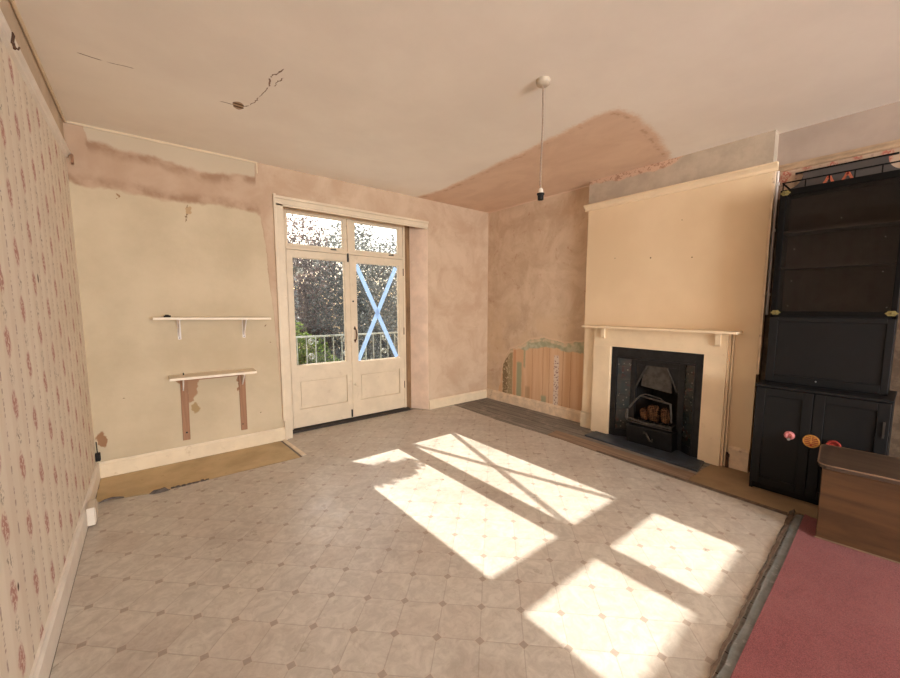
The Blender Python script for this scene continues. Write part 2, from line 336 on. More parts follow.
def mat_lino():
    k = NT('vinyl_tile_pattern'); o = k.obj(); x, y, z = k.sep(o)
    sp = 0.12579
    X = k.M('DIVIDE', k.sub(x, 1.0996), 2 * sp); Y = k.M('DIVIDE', k.sub(y, -2.5024), 2 * sp)
    a = k.add(X, Y); b = k.sub(X, Y)
    ra = k.M('ROUND', a); rb = k.M('ROUND', b); fa = k.M('ABSOLUTE', k.sub(a, ra)); fb = k.M('ABSOLUTE', k.sub(b, rb))
    dia = k.add(fa, fb); ln = k.M('MINIMUM', fa, fb)
    tid = k.comb(k.M('FLOOR', a), k.M('FLOOR', b), 0.0); tv = k.white(tid)
    sh = k.vm('ADD', o, k.vm('MULTIPLY', k.comb(tv, tv, tv), (9, 5, 3)))
    mar = k.noise(sh, 15, 8, 0.7, 0.9)
    base = k.mix(k.ss(mar, 0.32, 0.68), rgb(180, 171, 159), rgb(203, 195, 183))
    base = k.mix(k.mul(k.ss(k.noise(sh, 24, 6, 0.7, 1.0), 0.56, 0.7), 0.4), base, rgb(166, 149, 134))
    base = k.mix(k.mul(k.ss(tv, 0.4, 1.0), 0.16), base, rgb(178, 156, 138))
    line = k.ss(ln, 0.018, 0.005)
    base = k.mix(k.mul(line, 0.38), base, rgb(140, 125, 112))
    base = k.mix(k.mul(k.ss(dia, 0.150, 0.138), 0.7), base, rgb(196, 181, 165))
    base = k.mix(k.mul(k.ss(dia, 0.118, 0.106), 0.8), base, k.mix(k.noise(o, 40, 4), rgb(146, 132, 120), rgb(160, 146, 134)))
    dirt = k.mul(k.ss(k.noise(o, 1.7, 8, 0.68), 0.48, 0.70), 0.42); base = k.mix(dirt, base, rgb(146, 130, 117))
    base = k.mix(k.mul(k.ss(k.noise(k.vm('MULTIPLY', o, (1.0, 2.4, 1)), 3.4, 7, 0.72), 0.6, 0.72), 0.3), base, rgb(142, 122, 110))
    base = k.mix(k.mul(k.ss(k.noise(o, 3.1, 7, 0.7), 0.62, 0.7), 0.3), base, rgb(222, 214, 202))
    wear = k.noise(o, 6, 5, 0.6)
    h = k.add(k.mul(line, -0.4), k.mul(k.noise(k.vm('MULTIPLY', o, (1, 2.0, 1)), 4.5, 4, 0.5), 1.2))
    return k.bsdf(base, k.ss(wear, 0.3, 0.7, 0.27, 0.44), 0, 0.5, k.bump(h, 0.22, 0.012))

def mat_boards(name, c1, c2, plank, along='y', rough=0.8):
    k = NT(name); o = k.obj(); x, y, z = k.sep(o)
    u, v = (x, y) if along == 'y' else (y, x)
    p = k.M('DIVIDE', u, plank); pid = k.M('FLOOR', p); fr = k.M('FRACT', p)
    tv = k.white(k.comb(pid, 3.0, 1.0))
    g = k.noise(k.comb(k.mul(u, 26), k.add(k.mul(v, 2.2), k.mul(tv, 20)), 0.0), 1.0, 6, 0.65, 0.6)
    c = k.mix(k.ss(g, 0.3, 0.7), c1, c2)
    c = k.mix(k.mul(k.ss(tv, 0, 1), 0.3), c, c1)
    c = k.mix(k.mul(k.ss(k.noise(o, 6, 8, 0.7), 0.5, 0.68), 0.5), c, rgb(178, 166, 152))
    c = k.mix(k.ss(k.M('MINIMUM', fr, k.sub(1.0, fr)), 0.03, 0.012), c, rgb(40, 34, 28))
    return k.bsdf(c, rough, 0, 0.2, k.bump(k.add(g, k.noise(o, 20, 6, 0.7)), 0.4, 0.006))

def mat_wood(name, c1, c2, axis='y', rough=0.6, scale=1.0, coat=0.0):
    k = NT(name); o = k.obj(); x, y, z = k.sep(o)
    s = {'x': (1.5, 22, 22), 'y': (22, 1.5, 22), 'z': (22, 22, 1.5)}[axis]
    v = k.vm('MULTIPLY', o, tuple(q * scale for q in s))
    g = k.noise(v, 1.0, 6, 0.62, 0.9)
    c = k.mix(k.ss(g, 0.3, 0.7), c1, c2)
    c = k.mix(k.mul(k.ss(k.noise(o, 5, 6, 0.65), 0.52, 0.7), 0.35), c, tuple(q * 0.5 for q in c1[:3]) + (1,))
    return k.bsdf(c, rough, 0, 0.3, k.bump(g, 0.15, 0.003), coat)

def mat_carpet():
    k = NT('red_carpet_pile'); o = k.obj()
    f = k.noise(o, 230, 3, 0.6); g = k.noise(o, 3.0, 6, 0.65); t = k.noise(k.vm('MULTIPLY', o, (1, 3.5, 1)), 9, 6, 0.7)
    c = k.mix(k.ss(f, 0.3, 0.7), rgb(108, 50, 52), rgb(150, 78, 78))
    c = k.mix(k.mul(k.ss(g, 0.4, 0.7), 0.35), c, rgb(154, 92, 88)); c = k.mix(k.mul(k.ss(t, 0.55, 0.7), 0.4), c, rgb(104, 48, 50))
    return k.bsdf(c, 0.95, 0, 0.05, k.bump(f, 0.9, 0.006), 0, 0.15)

def mat_glass(name, tint=(1, 1, 1, 1), dirt=0.06, refl=1.0):
    k = NT(name); o = k.obj()
    tr = k.t.nodes.new('ShaderNodeBsdfTransparent'); tr.inputs[0].default_value = tint
    gl = k.t.nodes.new('ShaderNodeBsdfGlossy'); gl.inputs['Roughness'].default_value = 0.03
    fr = k.t.nodes.new('ShaderNodeFresnel'); fr.inputs[0].default_value = 1.45
    mx = k.t.nodes.new('ShaderNodeMixShader'); k.t.links.new(k.mul(fr.outputs[0], refl), mx.inputs[0]); k.t.links.new(tr.outputs[0], mx.inputs[1]); k.t.links.new(gl.outputs[0], mx.inputs[2])
    df = k.t.nodes.new('ShaderNodeBsdfTranslucent'); df.inputs[0].default_value = (0.9, 0.93, 0.95, 1)
    m2 = k.t.nodes.new('ShaderNodeMixShader'); k.t.links.new(k.ss(k.noise(o, 90, 5, 0.8), 0.45, 0.75, dirt * 0.3, dirt * 2.2), m2.inputs[0])
    k.t.links.new(mx.outputs[0], m2.inputs[1]); k.t.links.new(df.outputs[0], m2.inputs[2])
    k.t.links.new(m2.outputs[0], k.out.inputs[0]); return k.m

def mat_leaf(name, c1, c2, c3=None, tr=0.5):
    k = NT(name); o = k.obj()
    f = k.noise(o, 2.2, 5, 0.7); f2 = k.white(k.vm('SNAP', o, (0.07, 0.07, 0.07)))
    c = k.mix(k.ss(f, 0.35, 0.65), c1, c2); c = k.mix(k.mul(k.ss(f2, 0.55, 1.0), 0.8), c, c3 or c2)
    d = k.t.nodes.new('ShaderNodeBsdfPrincipled'); k.put(d.inputs['Base Color'], c); d.inputs['Roughness'].default_value = 0.45
    t = k.t.nodes.new('ShaderNodeBsdfTranslucent'); k.put(t.inputs[0], c)
    mx = k.t.nodes.new('ShaderNodeMixShader'); mx.inputs[0].default_value = tr
    k.t.links.new(d.outputs[0], mx.inputs[1]); k.t.links.new(t.outputs[0], mx.inputs[2]); k.t.links.new(mx.outputs[0], k.out.inputs[0])
    return k.m

def mat_tape():
    k = NT('pale_blue_tape'); t = k.t.nodes.new('ShaderNodeBsdfTranslucent'); t.inputs[0].default_value = rgb(156, 182, 212)
    d = k.t.nodes.new('ShaderNodeBsdfDiffuse'); d.inputs[0].default_value = rgb(168, 194, 222); q = k.t.nodes.new('ShaderNodeBsdfTransparent')
    a = k.t.nodes.new('ShaderNodeMixShader'); a.inputs[0].default_value = 0.5; k.t.links.new(d.outputs[0], a.inputs[1]); k.t.links.new(t.outputs[0], a.inputs[2])
    b = k.t.nodes.new('ShaderNodeMixShader'); b.inputs[0].default_value = 0.38; k.t.links.new(a.outputs[0], b.inputs[1]); k.t.links.new(q.outputs[0], b.inputs[2]); k.t.links.new(b.outputs[0], k.out.inputs[0])
    return k.m
def mat_rust():
    k = NT('rusty_honeycomb'); o = k.obj(); x, y, z = k.sep(o)
    c = k.mix(k.ss(k.noise(o, 26, 6, 0.7), 0.35, 0.65), rgb(66, 44, 30), rgb(118, 82, 54))
    d = k.voro(k.comb(0.0, y, z), 62.0, rand=0.15)
    c = k.mix(k.ss(d, 0.42, 0.25), c, rgb(26, 19, 15))
    return k.bsdf(c, 0.9, 0, 0.1, k.bump(d, 0.8, 0.01))
M = dict(
    back=mat_wall_back(), left=mat_wall_left(), right=mat_wall_right(), ceil=mat_ceiling(), chim=mat_chimney(), lino=mat_lino(),
    plain=simple('rear_wall_paint', rgb(214, 194, 162), 0.85), wood_white=simple('cream_gloss_woodwork', rgb(213, 196, 170), 0.45, spec=0.4, var=0.06, scale=5, bump=0.05, grime=rgb(198, 178, 150)),
    skirt=simple('skirting_paint', rgb(218, 200, 171), 0.45, var=0.06, scale=6, bump=0.08, grime=rgb(196, 172, 140)),
    skirt_white=simple('white_skirting_paint', rgb(234, 227, 217), 0.45, var=0.06, scale=6, bump=0.06),
    skirt_chip=simple('chipped_skirting_paint', rgb(224, 202, 174), 0.6, var=0.14, scale=11, bump=0.35, grime=rgb(150, 124, 104)),
    surround=simple('fire_surround_paint', rgb(229, 208, 176), 0.5, var=0.05, scale=4, bump=0.05, grime=rgb(220, 194, 158)),
    shelf=simple('shelf_laminate', rgb(230, 216, 194), 0.5, var=0.06), bracket=simple('white_enamel', rgb(222, 214, 208), 0.4, var=0.05),
    batten=mat_wood('bare_batten_timber', rgb(146, 108, 82), rgb(166, 126, 98), 'z', 0.8),
    reveal=simple('reveal_plaster', rgb(220, 194, 172), 0.85, var=0.1, scale=5, bump=0.2, grime=rgb(226, 206, 182)),
    rawtimber=mat_wood('exposed_reveal_timber', rgb(104, 78, 54), rgb(150, 118, 84), 'z', 0.85),
    dark=simple('black_timber_paint', rgb(46, 38, 32), 0.6, var=0.3), iron=simple('cast_iron', rgb(33, 33, 35), 0.42, 0.3, 0.4, var=0.3, scale=18, bump=0.2),
    iron_dull=simple('sooty_iron', rgb(24, 22, 21), 0.8, var=0.4, scale=14, bump=0.3), iron_worn=simple('worn_grey_iron', rgb(74, 70, 66), 0.5, 0.4, var=0.3, scale=20, bump=0.15),
    slate=simple('blue_slate', rgb(58, 66, 76), 0.45, var=0.3, scale=9, bump=0.25, grime=rgb(92, 98, 104)),
    black=simple('black_cabinet_paint', rgb(22, 22, 23), 0.5, spec=0.22, var=0.12, scale=7, bump=0.05), blackdeep=simple('black_moulding_paint', rgb(12, 11, 11), 0.5, spec=0.12, var=0.2),
    inner=simple('dark_cabinet_interior', rgb(74, 69, 66), 0.7, var=0.15), brown_dark=simple('smoked_grey_board', rgb(74, 68, 65), 0.7, var=0.1),
    gold=simple('aged_gold', rgb(196, 140, 72), 0.4, 0.4, var=0.2, scale=30), goldgreen=simple('tarnished_brass', rgb(134, 124, 78), 0.45, 0.5, var=0.25, scale=40),
    pinkm=simple('pink_enamel', rgb(196, 122, 122), 0.4, var=0.2, scale=40), red=simple('red_lacquer', rgb(146, 50, 42), 0.4, var=0.15), steel=simple('dull_steel', rgb(170, 168, 166), 0.35, 0.8),
    orange=simple('orange_red_lacquer', rgb(190, 104, 74), 0.45, var=0.25, scale=50), palepink=simple('pale_pink_lacquer', rgb(220, 150, 120), 0.45),
    chest=mat_wood('chest_front_wood', rgb(66, 45, 27), rgb(88, 61, 37), 'y', 0.55, 0.6), chest_top=mat_wood('chest_lid_wood', rgb(66, 53, 43), rgb(88, 72, 60), 'y', 0.42, 0.6), chest_trim=simple('chest_edge_trim', rgb(128, 104, 84), 0.45, 0.2, var=0.15),
    carpet=mat_carpet(), hardboard=simple('hardboard_tan', rgb(192, 170, 132), 0.75, var=0.14, scale=3.5, bump=0.1, grime=rgb(168, 144, 108)), plank=mat_wood('worn_brown_plank', rgb(122, 100, 82), rgb(158, 134, 112), 'y', 0.8, 0.8),
    boards=mat_boards('grey_floorboards', rgb(112, 106, 98), rgb(154, 146, 136), 0.13, 'y'), underlay=simple('grey_tape', rgb(120, 122, 120), 0.7, var=0.25, scale=12, bump=0.3, grime=rgb(168, 168, 164)), gripper=simple('dark_gripper_timber', rgb(98, 82, 68), 0.85, var=0.35, scale=20, bump=0.4),
    strip=simple('pale_threshold_metal', rgb(226, 212, 190), 0.4, 0.2), plastic=simple('white_plastic', rgb(212, 200, 184), 0.4, var=0.05), blackp=simple('black_plastic', rgb(22, 18, 17), 0.75, var=0.1), cable=simple('grey_braided_cable', rgb(150, 132, 116), 0.8, var=0.4, scale=200),
    rust=mat_rust(), rustdark=simple('brown_rusty_pipe', rgb(86, 60, 44), 0.8, var=0.3, scale=24, bump=0.3), tape=mat_tape(), debris=simple('torn_grey_lining', rgb(92, 84, 78), 0.9, var=0.4, scale=30, bump=0.4),
    rail=simple('painted_railing_iron', rgb(140, 150, 146), 0.5, 0.1, var=0.15), conc=simple('balcony_concrete', rgb(150, 148, 140), 0.9, var=0.15, bump=0.2), ground=simple('garden_ground', rgb(84, 92, 60), 0.95, var=0.3, scale=2), bark=simple('grey_bark', rgb(84, 72, 60), 0.9, var=0.3, scale=10, bump=0.5),
    glass=mat_glass('dusty_pane_glass', dirt=0.012), smoke=mat_glass('smoked_door_glass', (0.80, 0.78, 0.77, 1), 0.0, 0.5),
    leaf_grey=mat_leaf('grey_green_leaves', rgb(72, 78, 70), rgb(102, 106, 100), rgb(164, 166, 162)), leaf_rust=mat_leaf('brown_autumn_leaves', rgb(96, 82, 78), rgb(126, 108, 102), rgb(178, 156, 150)), leaf_pale=mat_leaf('pale_thin_leaves', rgb(92, 96, 94), rgb(122, 126, 124), rgb(184, 186, 186)), leaf_green=mat_leaf('bright_green_leaves', rgb(76, 104, 40), rgb(110, 136, 56), rgb(158, 174, 92)),
)
def mat_tiles():
    k = NT('patterned_fire_tile'); o = k.obj(); x, y, z = k.sep(o)
    v = k.voro(k.vm('MULTIPLY', o, (1, 1, 1)), 26.0)
    c = k.mix(k.ss(k.noise(o, 9, 5), 0.4, 0.6), rgb(32, 42, 43), rgb(52, 49, 45))
    c = k.mix(k.ss(v, 0.22, 0.12), c, rgb(104, 101, 92)); c = k.mix(k.ss(k.noise(o, 15, 4), 0.58, 0.66), c, rgb(58, 34, 31))
    c = k.mix(k.ss(k.M('ABSOLUTE', k.sub(k.M('FRACT', k.M('DIVIDE', z, 0.152)), 0.5)), 0.485, 0.495), c, rgb(20, 20, 20))
    return k.bsdf(c, 0.22, 0, 0.5)
M['tiles'] = mat_tiles()

# ================================================================== ROOM SHELL
T = 0.25
OX0, OX1, OZ = 1.455, 3.199, 2.385           # door opening in the back wall
b = MB()                                       # floor under everything
b.box((-T, YR - T, -0.15), (W + T, 0.45, -0.006)); struct(b, 'floor', M['boards'])
b = MB(); b.box((-T, YR - T, H), (W + T, T + 0.2, H + 0.2)); struct(b, 'ceiling', M['ceil'])
b = MB(); b.box((-T, YR - T, -0.006), (0, 0.45, H)); struct(b, 'wall_left', M['left'])
# back wall with the splayed opening on the right
b = MB()
b.box((0, 0, -0.006), (OX0, 0.45, H)); b.box((OX0, 0, OZ), (OX1, 0.275, H)); b.box((OX0, 0.275, 2.60), (OX1, 0.45, H))
b.prism([(OX1, 0), (W + T, 0), (W + T, 0.45), (3.06, 0.45), (3.06, 0.235)], 2, -0.006, OZ)
b.box((OX1, 0, OZ), (W + T, 0.45, H))
struct(b, 'wall_back', M['back'])
# chimney breast with a real fire opening
FY0, FY1, FZ = -2.03, -2.87, 0.945
b = MB(); b.box((W, YR - T, -0.006), (W + T, FY1, H)); b.box((W, FY0, -0.006), (W + T, 0.0, H)); b.box((W, FY1, FZ), (W + T, FY0, H)); struct(b, 'wall_right', M['right'])
b = MB()
b.box((X1, YC0, -0.006), (W, FY0, H)); b.box((X1, FY1, -0.006), (W, YC1, H)); b.box((X1, FY0, FZ), (W, FY1, H))
struct(b, 'wall_chimney', M['chim'])
# rear wall, out of view, with an added framed opening for the fill light
RX0, RX1, RZ0, RZ1 = 0.25, 2.65, 0.55, 2.35
b = MB()
b.box((0, YR - T, -0.006), (RX0, YR, H)); b.box((RX1, YR - T, -0.006), (W, YR, H)); b.box((RX0, YR - T, RZ1), (RX1, YR, H)); b.box((RX0, YR - T, -0.006), (RX1, YR, RZ0))
struct(b, 'wall_rear', M['plain'])
b = MB()
for xa in (RX0, RX0 + (RX1 - RX0) / 3 - .03, RX0 + 2 * (RX1 - RX0) / 3 - .03, RX1 - .06): b.box((xa, YR - .14, RZ0), (xa + .06, YR - .08, RZ1))
b.box((RX0, YR - .14, RZ0), (RX1, YR - .08, RZ0 + .07)); b.box((RX0, YR - .14, RZ1 - .07), (RX1, YR - .08, RZ1))
struct(b, 'added_rear_window', M['wood_white'])  # frame of the added opening, never in view

# reveal facings, soffit
b = MB(); b.prism([(OX1 - .004, 0.002), (OX1, 0.0), (3.066, 0.236), (3.056, 0.236)], 2, 0.0, OZ); struct(b, 'trim_1', M['reveal'])
b = MB(); b.box((2.968, 0.215, 0.0), (3.066, 0.25, OZ)); struct(b, 'trim_2', M['rawtimber'])
# architrave: left leg, head
b = MB()
def arch(b, x0, x1, z0, z1):
    b.box((x0, -0.022, z0), (x1, 0.0, z1))
b.hexa([(1.400, -.012, 0), (1.478, -.012, 0), (1.478, .01, 0), (1.400, .01, 0), (1.392, -.012, 2.43), (1.478, -.012, 2.43), (1.478, .01, 2.43), (1.392, .01, 2.43)])
b.box((1.388, -0.03, 0.20), (1.412, 0.0, 2.44)); b.box((1.40, -.03, 0), (1.425, 0, .2))
struct(b, 'trim_3', M['wood_white'], 0.003)
b = MB(); b.box((1.388, -0.018, 2.352), (3.198, 0.0, 2.42)); b.box((1.388, -0.034, 2.40), (3.198, 0.0, 2.425)); b.box((1.40, -.012, 2.335), (3.19, .0, 2.355))
struct(b, 'trim_4', M['wood_white'], 0.003)

# ---- skirting boards
def skirt(pts, h, th, name, mat, side):
    """profile along a straight line from pts[0] to pts[1]; side = inward normal"""
    a, c = Vector(pts[0]), Vector(pts[1]); n = Vector(side); b = MB()
    prof = [(0, 0), (th, 0), (th, h - .022), (th * .65, h - .012), (th * .5, h), (0, h)]
    P = [[tuple(q + n * d + Vector((0, 0, z))) for d, z in prof] for q in (a, c)]
    k = len(prof); b.v = P[0] + P[1]
    b.face(range(k)); b.face(range(2 * k - 1, k - 1, -1))
    for i in range(k): j = (i + 1) % k; b.face((i, j, k + j, k + i))
    return struct(b, name, mat)
skirt([(0.018, 0, 0), (1.40, 0, 0)], 0.128, 0.02, 'baseboard_back_left', M['skirt'], (0, -1, 0))
skirt([(3.205, 0, 0), (W - .02, 0, 0)], 0.125, 0.02, 'baseboard_back_right', M['skirt'], (0, -1, 0))
skirt([(0, 0, 0), (0, YR, 0)], 0.128, 0.018, 'baseboard_left', M['skirt_white'], (1, 0, 0))
skirt([(W, 0, 0), (W, YC0, 0)], 0.138, 0.02, 'baseboard_right', M['skirt_chip'], (-1, 0, 0))
skirt([(X1, YC0, 0), (X1, -1.83, 0)], 0.185, 0.02, 'baseboard_chimney_left', M['skirt'], (-1, 0, 0))
skirt([(X1, -3.10, 0), (X1, YC1, 0)], 0.185, 0.022, 'baseboard_chimney_right', M['skirt_chip'], (-1, 0, 0))
skirt([(W, -3.96, 0), (W, YR, 0)], 0.138, 0.02, 'baseboard_right_rear', M['skirt_chip'], (-1, 0, 0))

# ---- picture rails, beads
b = MB(); b.prism([(0, 2.425), (0.014, 2.43), (0.018, 2.445), (0.03, 2.455), (0.03, 2.465), (0, 2.468)], 1, YR, -0.06); struct(b, 'trim_5', M['skirt_white'])
b = MB(); b.tube([(0.012, -0.02, H - .012), (0.012, YR, H - .012)], 0.008, 6); struct(b, 'trim_6', M['skirt'])
b = MB(); b.tube([(0.02, -0.008, H - .008), (1.262, -0.008, H - .006)], 0.008, 6); b.tube([(1.262, -.006, H), (1.262, -.006, 2.60)], .006, 6); struct(b, 'trim_7', M['skirt'])
b = MB(); b.prism([(W, 2.405), (W - .012, 2.41), (W - .014, 2.425), (W - .03, 2.44), (W - .03, 2.45), (W, 2.452)], 1, -3.243, YR); struct(b, 'trim_8', simple('old_picture_rail_paint', rgb(176, 150, 122), .6))
# corner plaster bead between back wall and alcove ceiling
b = MB(); b.tube([(W - .006, -0.01, H - .006), (W - .006, YC0, H - .004)], 0.007, 6); struct(b, 'trim_9', M['reveal'])
# crown moulding over the chimney panel (returns at both ends)
b = MB()
cr = [(0, 2.39), (-.012, 2.395), (-.014, 2.415), (-.03, 2.432), (-.046, 2.440), (-.046, 2.452), (0, 2.455)]
b.prism([(X1 + dx, z) for dx, z in cr], 1, YC0 + .035, YC1 - .035); struct(b, 'trim_10', M['surround'])

# edge boards and pipe at the right side of the chimney breast
b = MB(); b.box((X1 + .004, YC1 - .016, 0.82), (X1 + .05, YC1, 2.40)); struct(b, 'trim_11', M['skirt_chip'])
b = MB(); b.box((X1 + .055, YC1 - .008, 0.2), (W, YC1, 2.41)); struct(b, 'trim_12', M['rawtimber'])
b = MB(); b.tube([(X1 + .07, YC1 - .022, 1.30), (X1 + .07, YC1 - .020, 2.405)], 0.010, 10)
for zz in (1.45, 1.95, 2.3): b.box((X1 + .058, YC1 - .034, zz), (X1 + .082, YC1 - .006, zz + .02))
tag(b.build('conduit_pipe', M['bracket'], smooth=True), 'thin pale vertical pipe between the chimney breast and the black cabinet', 'pipe')

# ================================================================== FRENCH DOORS
# fixed frame: outer stiles, mullion, transom, head, threshold
b = MB(); b.box((1.455, DF, 0.0), (1.54, DF + .09, 2.40)); b.box((1.53, DF + .05, .034), (1.562, DF + .09, 2.40)); struct(b, 'trim_13', M['wood_white'], 0.003)
b = MB(); b.box((2.945, DF, 0.03), (2.975, DF + .09, 2.40)); b.box((2.925, DF + .05, .034), (2.95, DF + .09, 2.40)); struct(b, 'trim_14', M['wood_white'], 0.003)
b = MB(); b.box((1.54, DF, 2.355), (2.945, DF + .09, 2.40)); struct(b, 'trim_15', M['wood_white'], 0.003)
b = MB(); b.box((1.54, DF - .008, 1.955), (2.945, DF + .09, 1.985)); struct(b, 'trim_16', M['wood_white'], 0.003)
b = MB(); b.box((2.21, DF - .004, 1.985), (2.262, DF + .09, 2.355)); struct(b, 'trim_17', M['wood_white'], 0.003)
b = MB(); b.prism([(DF - .05, -.006), (DF - .05, .022), (DF + .1, .034), (DF + .1, -.006)], 0, 1.46, 3.0); struct(b, 'trim_18', M['dark'])

def light(name, x0, x1, z0, z1, px0, px1, pz0, pz1, y, th=0.036, bead=0.008):
    """a framed pane: four rails round the pane px0..px1 x pz0..pz1, chamfered glazing bead"""
    f = MB()
    f.box((x0, y, z0), (px0, y + th, z1)); f.box((px1, y, z0), (x1, y + th, z1))
    f.box((px0, y, z0), (px1, y + th, pz0)); f.box((px0, y, pz1), (px1, y + th, z1))
    # bead slopes towards the pane
    yb = y + th * 0.3; yi = y + th * 0.62
    c = [(px0, pz0), (px1, pz0), (px1, pz1), (px0, pz1)]; d = [(px0 + bead, pz0 + bead), (px1 - bead, pz0 + bead), (px1 - bead, pz1 - bead), (px0 + bead, pz1 - bead)]
    for i in range(4):
        j = (i + 1) % 4
        f.quad((c[i][0], yb, c[i][1]), (c[j][0], yb, c[j][1]), (d[j][0], yi, d[j][1]), (d[i][0], yi, d[i][1]))
        f.quad((d[i][0], yi, d[i][1]), (d[j][0], yi, d[j][1]), (d[j][0], y + th, d[j][1]), (d[i][0], y + th, d[i][1]))
    return f
def pane(x0, x1, z0, z1, y):
    g = MB(); g.box((x0, y, z0), (x1, y + .003, z1)); return g

def transom(name, x0, x1, px0, px1, label):
    root = light(name, x0, x1, 1.987, 2.354, px0, px1, 2.012, 2.333, DF + .006).build(name, M['wood_white'], bevel=0.003)
    root['kind'] = 'structure'
    pane(px0 + .004, px1 - .004, 2.018, 2.328, DF + .032).build('pane', M['glass'], root)
    h = MB(); h.box((.5 * (px0 + px1) + .15, DF - .012, 1.985), (.5 * (px0 + px1) + .21, DF + .006, 1.998)); h.box((.5 * (px0 + px1) + .19, DF - .016, 1.99), (.5 * (px0 + px1) + .2, DF - .004, 2.004)); h.build('catch', M['iron_worn'], root)
    return root
transom('window_1', 1.542, 2.208, 1.563, 2.165, '')
transom('window_2', 2.264, 2.943, 2.306, 2.886, '')

def leaf(name, x0, x1, px0, px1, pz0, pz1, right):
    y = DF + .004; zb, zt = 0.036, 1.952
    f = light(name, x0, x1, 0.60, zt, px0, px1, pz0, pz1, y, 0.040, 0.008)
    # lower part with a recessed fielded panel
    qx0, qx1, qz0, qz1 = px0 + .015, px1 - .005, .235, .56
    f.box((x0, y, zb), (qx0, y + .044, .60)); f.box((qx1, y, zb), (x1, y + .044, .60)); f.box((qx0, y, zb), (qx1, y + .044, qz0)); f.box((qx0, y, qz1), (qx1, y + .044, .60))
    root = f.build(name, M['wood_white']); root['kind'] = 'structure'
    p = MB(); p.box((qx0, y + .017, qz0), (qx1, y + .034, qz1)); p.box((qx0 + .022, y + .008, qz0 + .022), (qx1 - .022, y + .02, qz1 - .022)); p.build('panel', M['wood_white'], root, 0.003)
    pane(px0 + .004, px1 - .004, pz0 + .004, pz1 - .004, y + .03).build('pane', M['glass'], root)
    return root, y
d1, yd = leaf('door_1', 1.543, 2.2375, 1.602, 2.170, .716, 1.880, False)
d2, yd = leaf('door_2', 2.2405, 2.943, 2.312, 2.884, .700, 1.872, True)
# meeting bead, bolts, handle, keyhole, hinges
b = MB(); b.box((2.225, yd - .010, 0.05), (2.250, yd, 1.945)); b.build('meeting_bead', M['wood_white'], d2, 0.003)
b = MB(); b.box((2.200, yd - .02, 1.87), (2.216, yd, 1.965)); b.tube([(2.208, yd - .02, 1.9), (2.208, yd - .034, 1.9)], .006); b.build('bolt', M['iron'], d1, 0.002)
b = MB(); b.box((2.205, yd - .018, 0.045), (2.218, yd, 0.135)); b.build('bolt', M['iron'], d1, 0.002)
hx = 2.275
b = MB(); b.tube([(hx, yd - .004, 1.10), (hx + .006, yd - .028, 1.085), (hx + .010, yd - .036, 1.03), (hx + .006, yd - .028, .975), (hx, yd - .004, .96)], [.007, .006, .0075, .006, .007], 10)
for zz in (1.10, .96): b.lathe([(.014, 0), (.014, -.004), (.008, -.008)], (hx, yd, zz), 1, 12); b.lathe([(.008, 0), (.008, -.005)], (hx, yd, zz + (.018 if zz > 1 else -.018)), 1, 10)
b.build('handle', M['rustdark'], d2, smooth=True)
b = MB(); b.lathe([(.011, 0), (.011, -.005), (.005, -.006)], (2.272, yd, 1.60), 1, 14); b.box((2.262, yd - .006, 1.60), (2.270, yd, 1.63)); b.build('key_plate', M['wood_white'], d2)
b = MB(); b.lathe([(.01, 0), (.01, -.006)], (2.262, yd, 1.42), 1, 12); b.build('key_hole', M['iron'], d2)
b = MB(); b.lathe([(.016, 0), (.013, -.012), (.004, -.014)], (2.268, yd, .43), 1, 14); b.tube([(2.268, yd - .006, .43), (2.30, yd - .01, .40)], .006, 8); b.build('latch_knob', M['wood_white'], d2)
for zz in (.3, 1.0, 1.75):
    b = MB(); b.tube([(1.541, yd - .004, zz), (1.541, yd - .004, zz + .09)], .006, 8); b.build('hinge', M['wood_white'], d1, smooth=True)
    b = MB(); b.tube([(2.946, yd - .004, zz), (2.946, yd - .004, zz + .09)], .006, 8); b.build('hinge', M['rustdark'], d2, smooth=True)
# tape cross stuck on the right hand pane
t = thing('tape_cross', 'pale blue tape cross stuck over the right door pane', 'tape', (2.587, yd + .028, 1.28))
for (xa, za, xb, zb_, dy) in ((2.322, 1.85, 2.852, .712, 0.0), (2.852, 1.85, 2.322, .712, .0015)):
    v = Vector((xb - xa, 0, zb_ - za)).normalized(); n = Vector((-v.z, 0, v.x)) * .026; b = MB(); y0 = yd + .0265 - dy
    A, B_ = Vector((xa, y0, za)), Vector((xb, y0, zb_)); e = Vector((0, .0012, 0))
    b.hexa([A - n, A + n, A + n + e, A - n + e, B_ - n, B_ + n, B_ + n + e, B_ - n + e]); b.build('tape_strip', M['tape'], t)

# ================================================================== FLOOR COVERINGS
def sheet(poly, z0, z1, name, mat, label, cat, rag=0.0, step=0.05):
    pts = []
    for i, p in enumerate(poly):
        q = poly[(i + 1) % len(poly)]; r = p[2] if len(p) > 2 else rag
        L = math.hypot(q[0] - p[0], q[1] - p[1]); n = max(1, int(L / step)) if r else 1
        for k in range(n):
            t = k / n; j = (random.uniform(-r, r), random.uniform(-r, r)) if k else (0, 0)
            pts.append((p[0] + (q[0] - p[0]) * t + j[0], p[1] + (q[1] - p[1]) * t + j[1]))
    b = MB(); b.prism(pts, 2, z0, z1); return tag(b.build(name, mat), label, cat)
LINO = [(0.02, -.50, .006), (.40, -.602, .008), (.56, -.585, .003), (1.39, -.585), (1.405, -.56), (1.40, -.03), (1.46, -.02), (1.50, .125), (3.07, .125), (3.195, -.022), (3.60, -.03), (3.585, -.55), (3.57, -.96), (3.60, -1.78), (3.557, -2.63), (3.545, -3.597, .004), (2.90, -3.622, .005), (1.9, -3.655, .004), (0.02, -3.70)]
sheet(LINO, -.006, 0.0, 'vinyl_flooring', M['lino'], 'cream octagon and dot patterned vinyl flooring with sun patches', 'flooring')
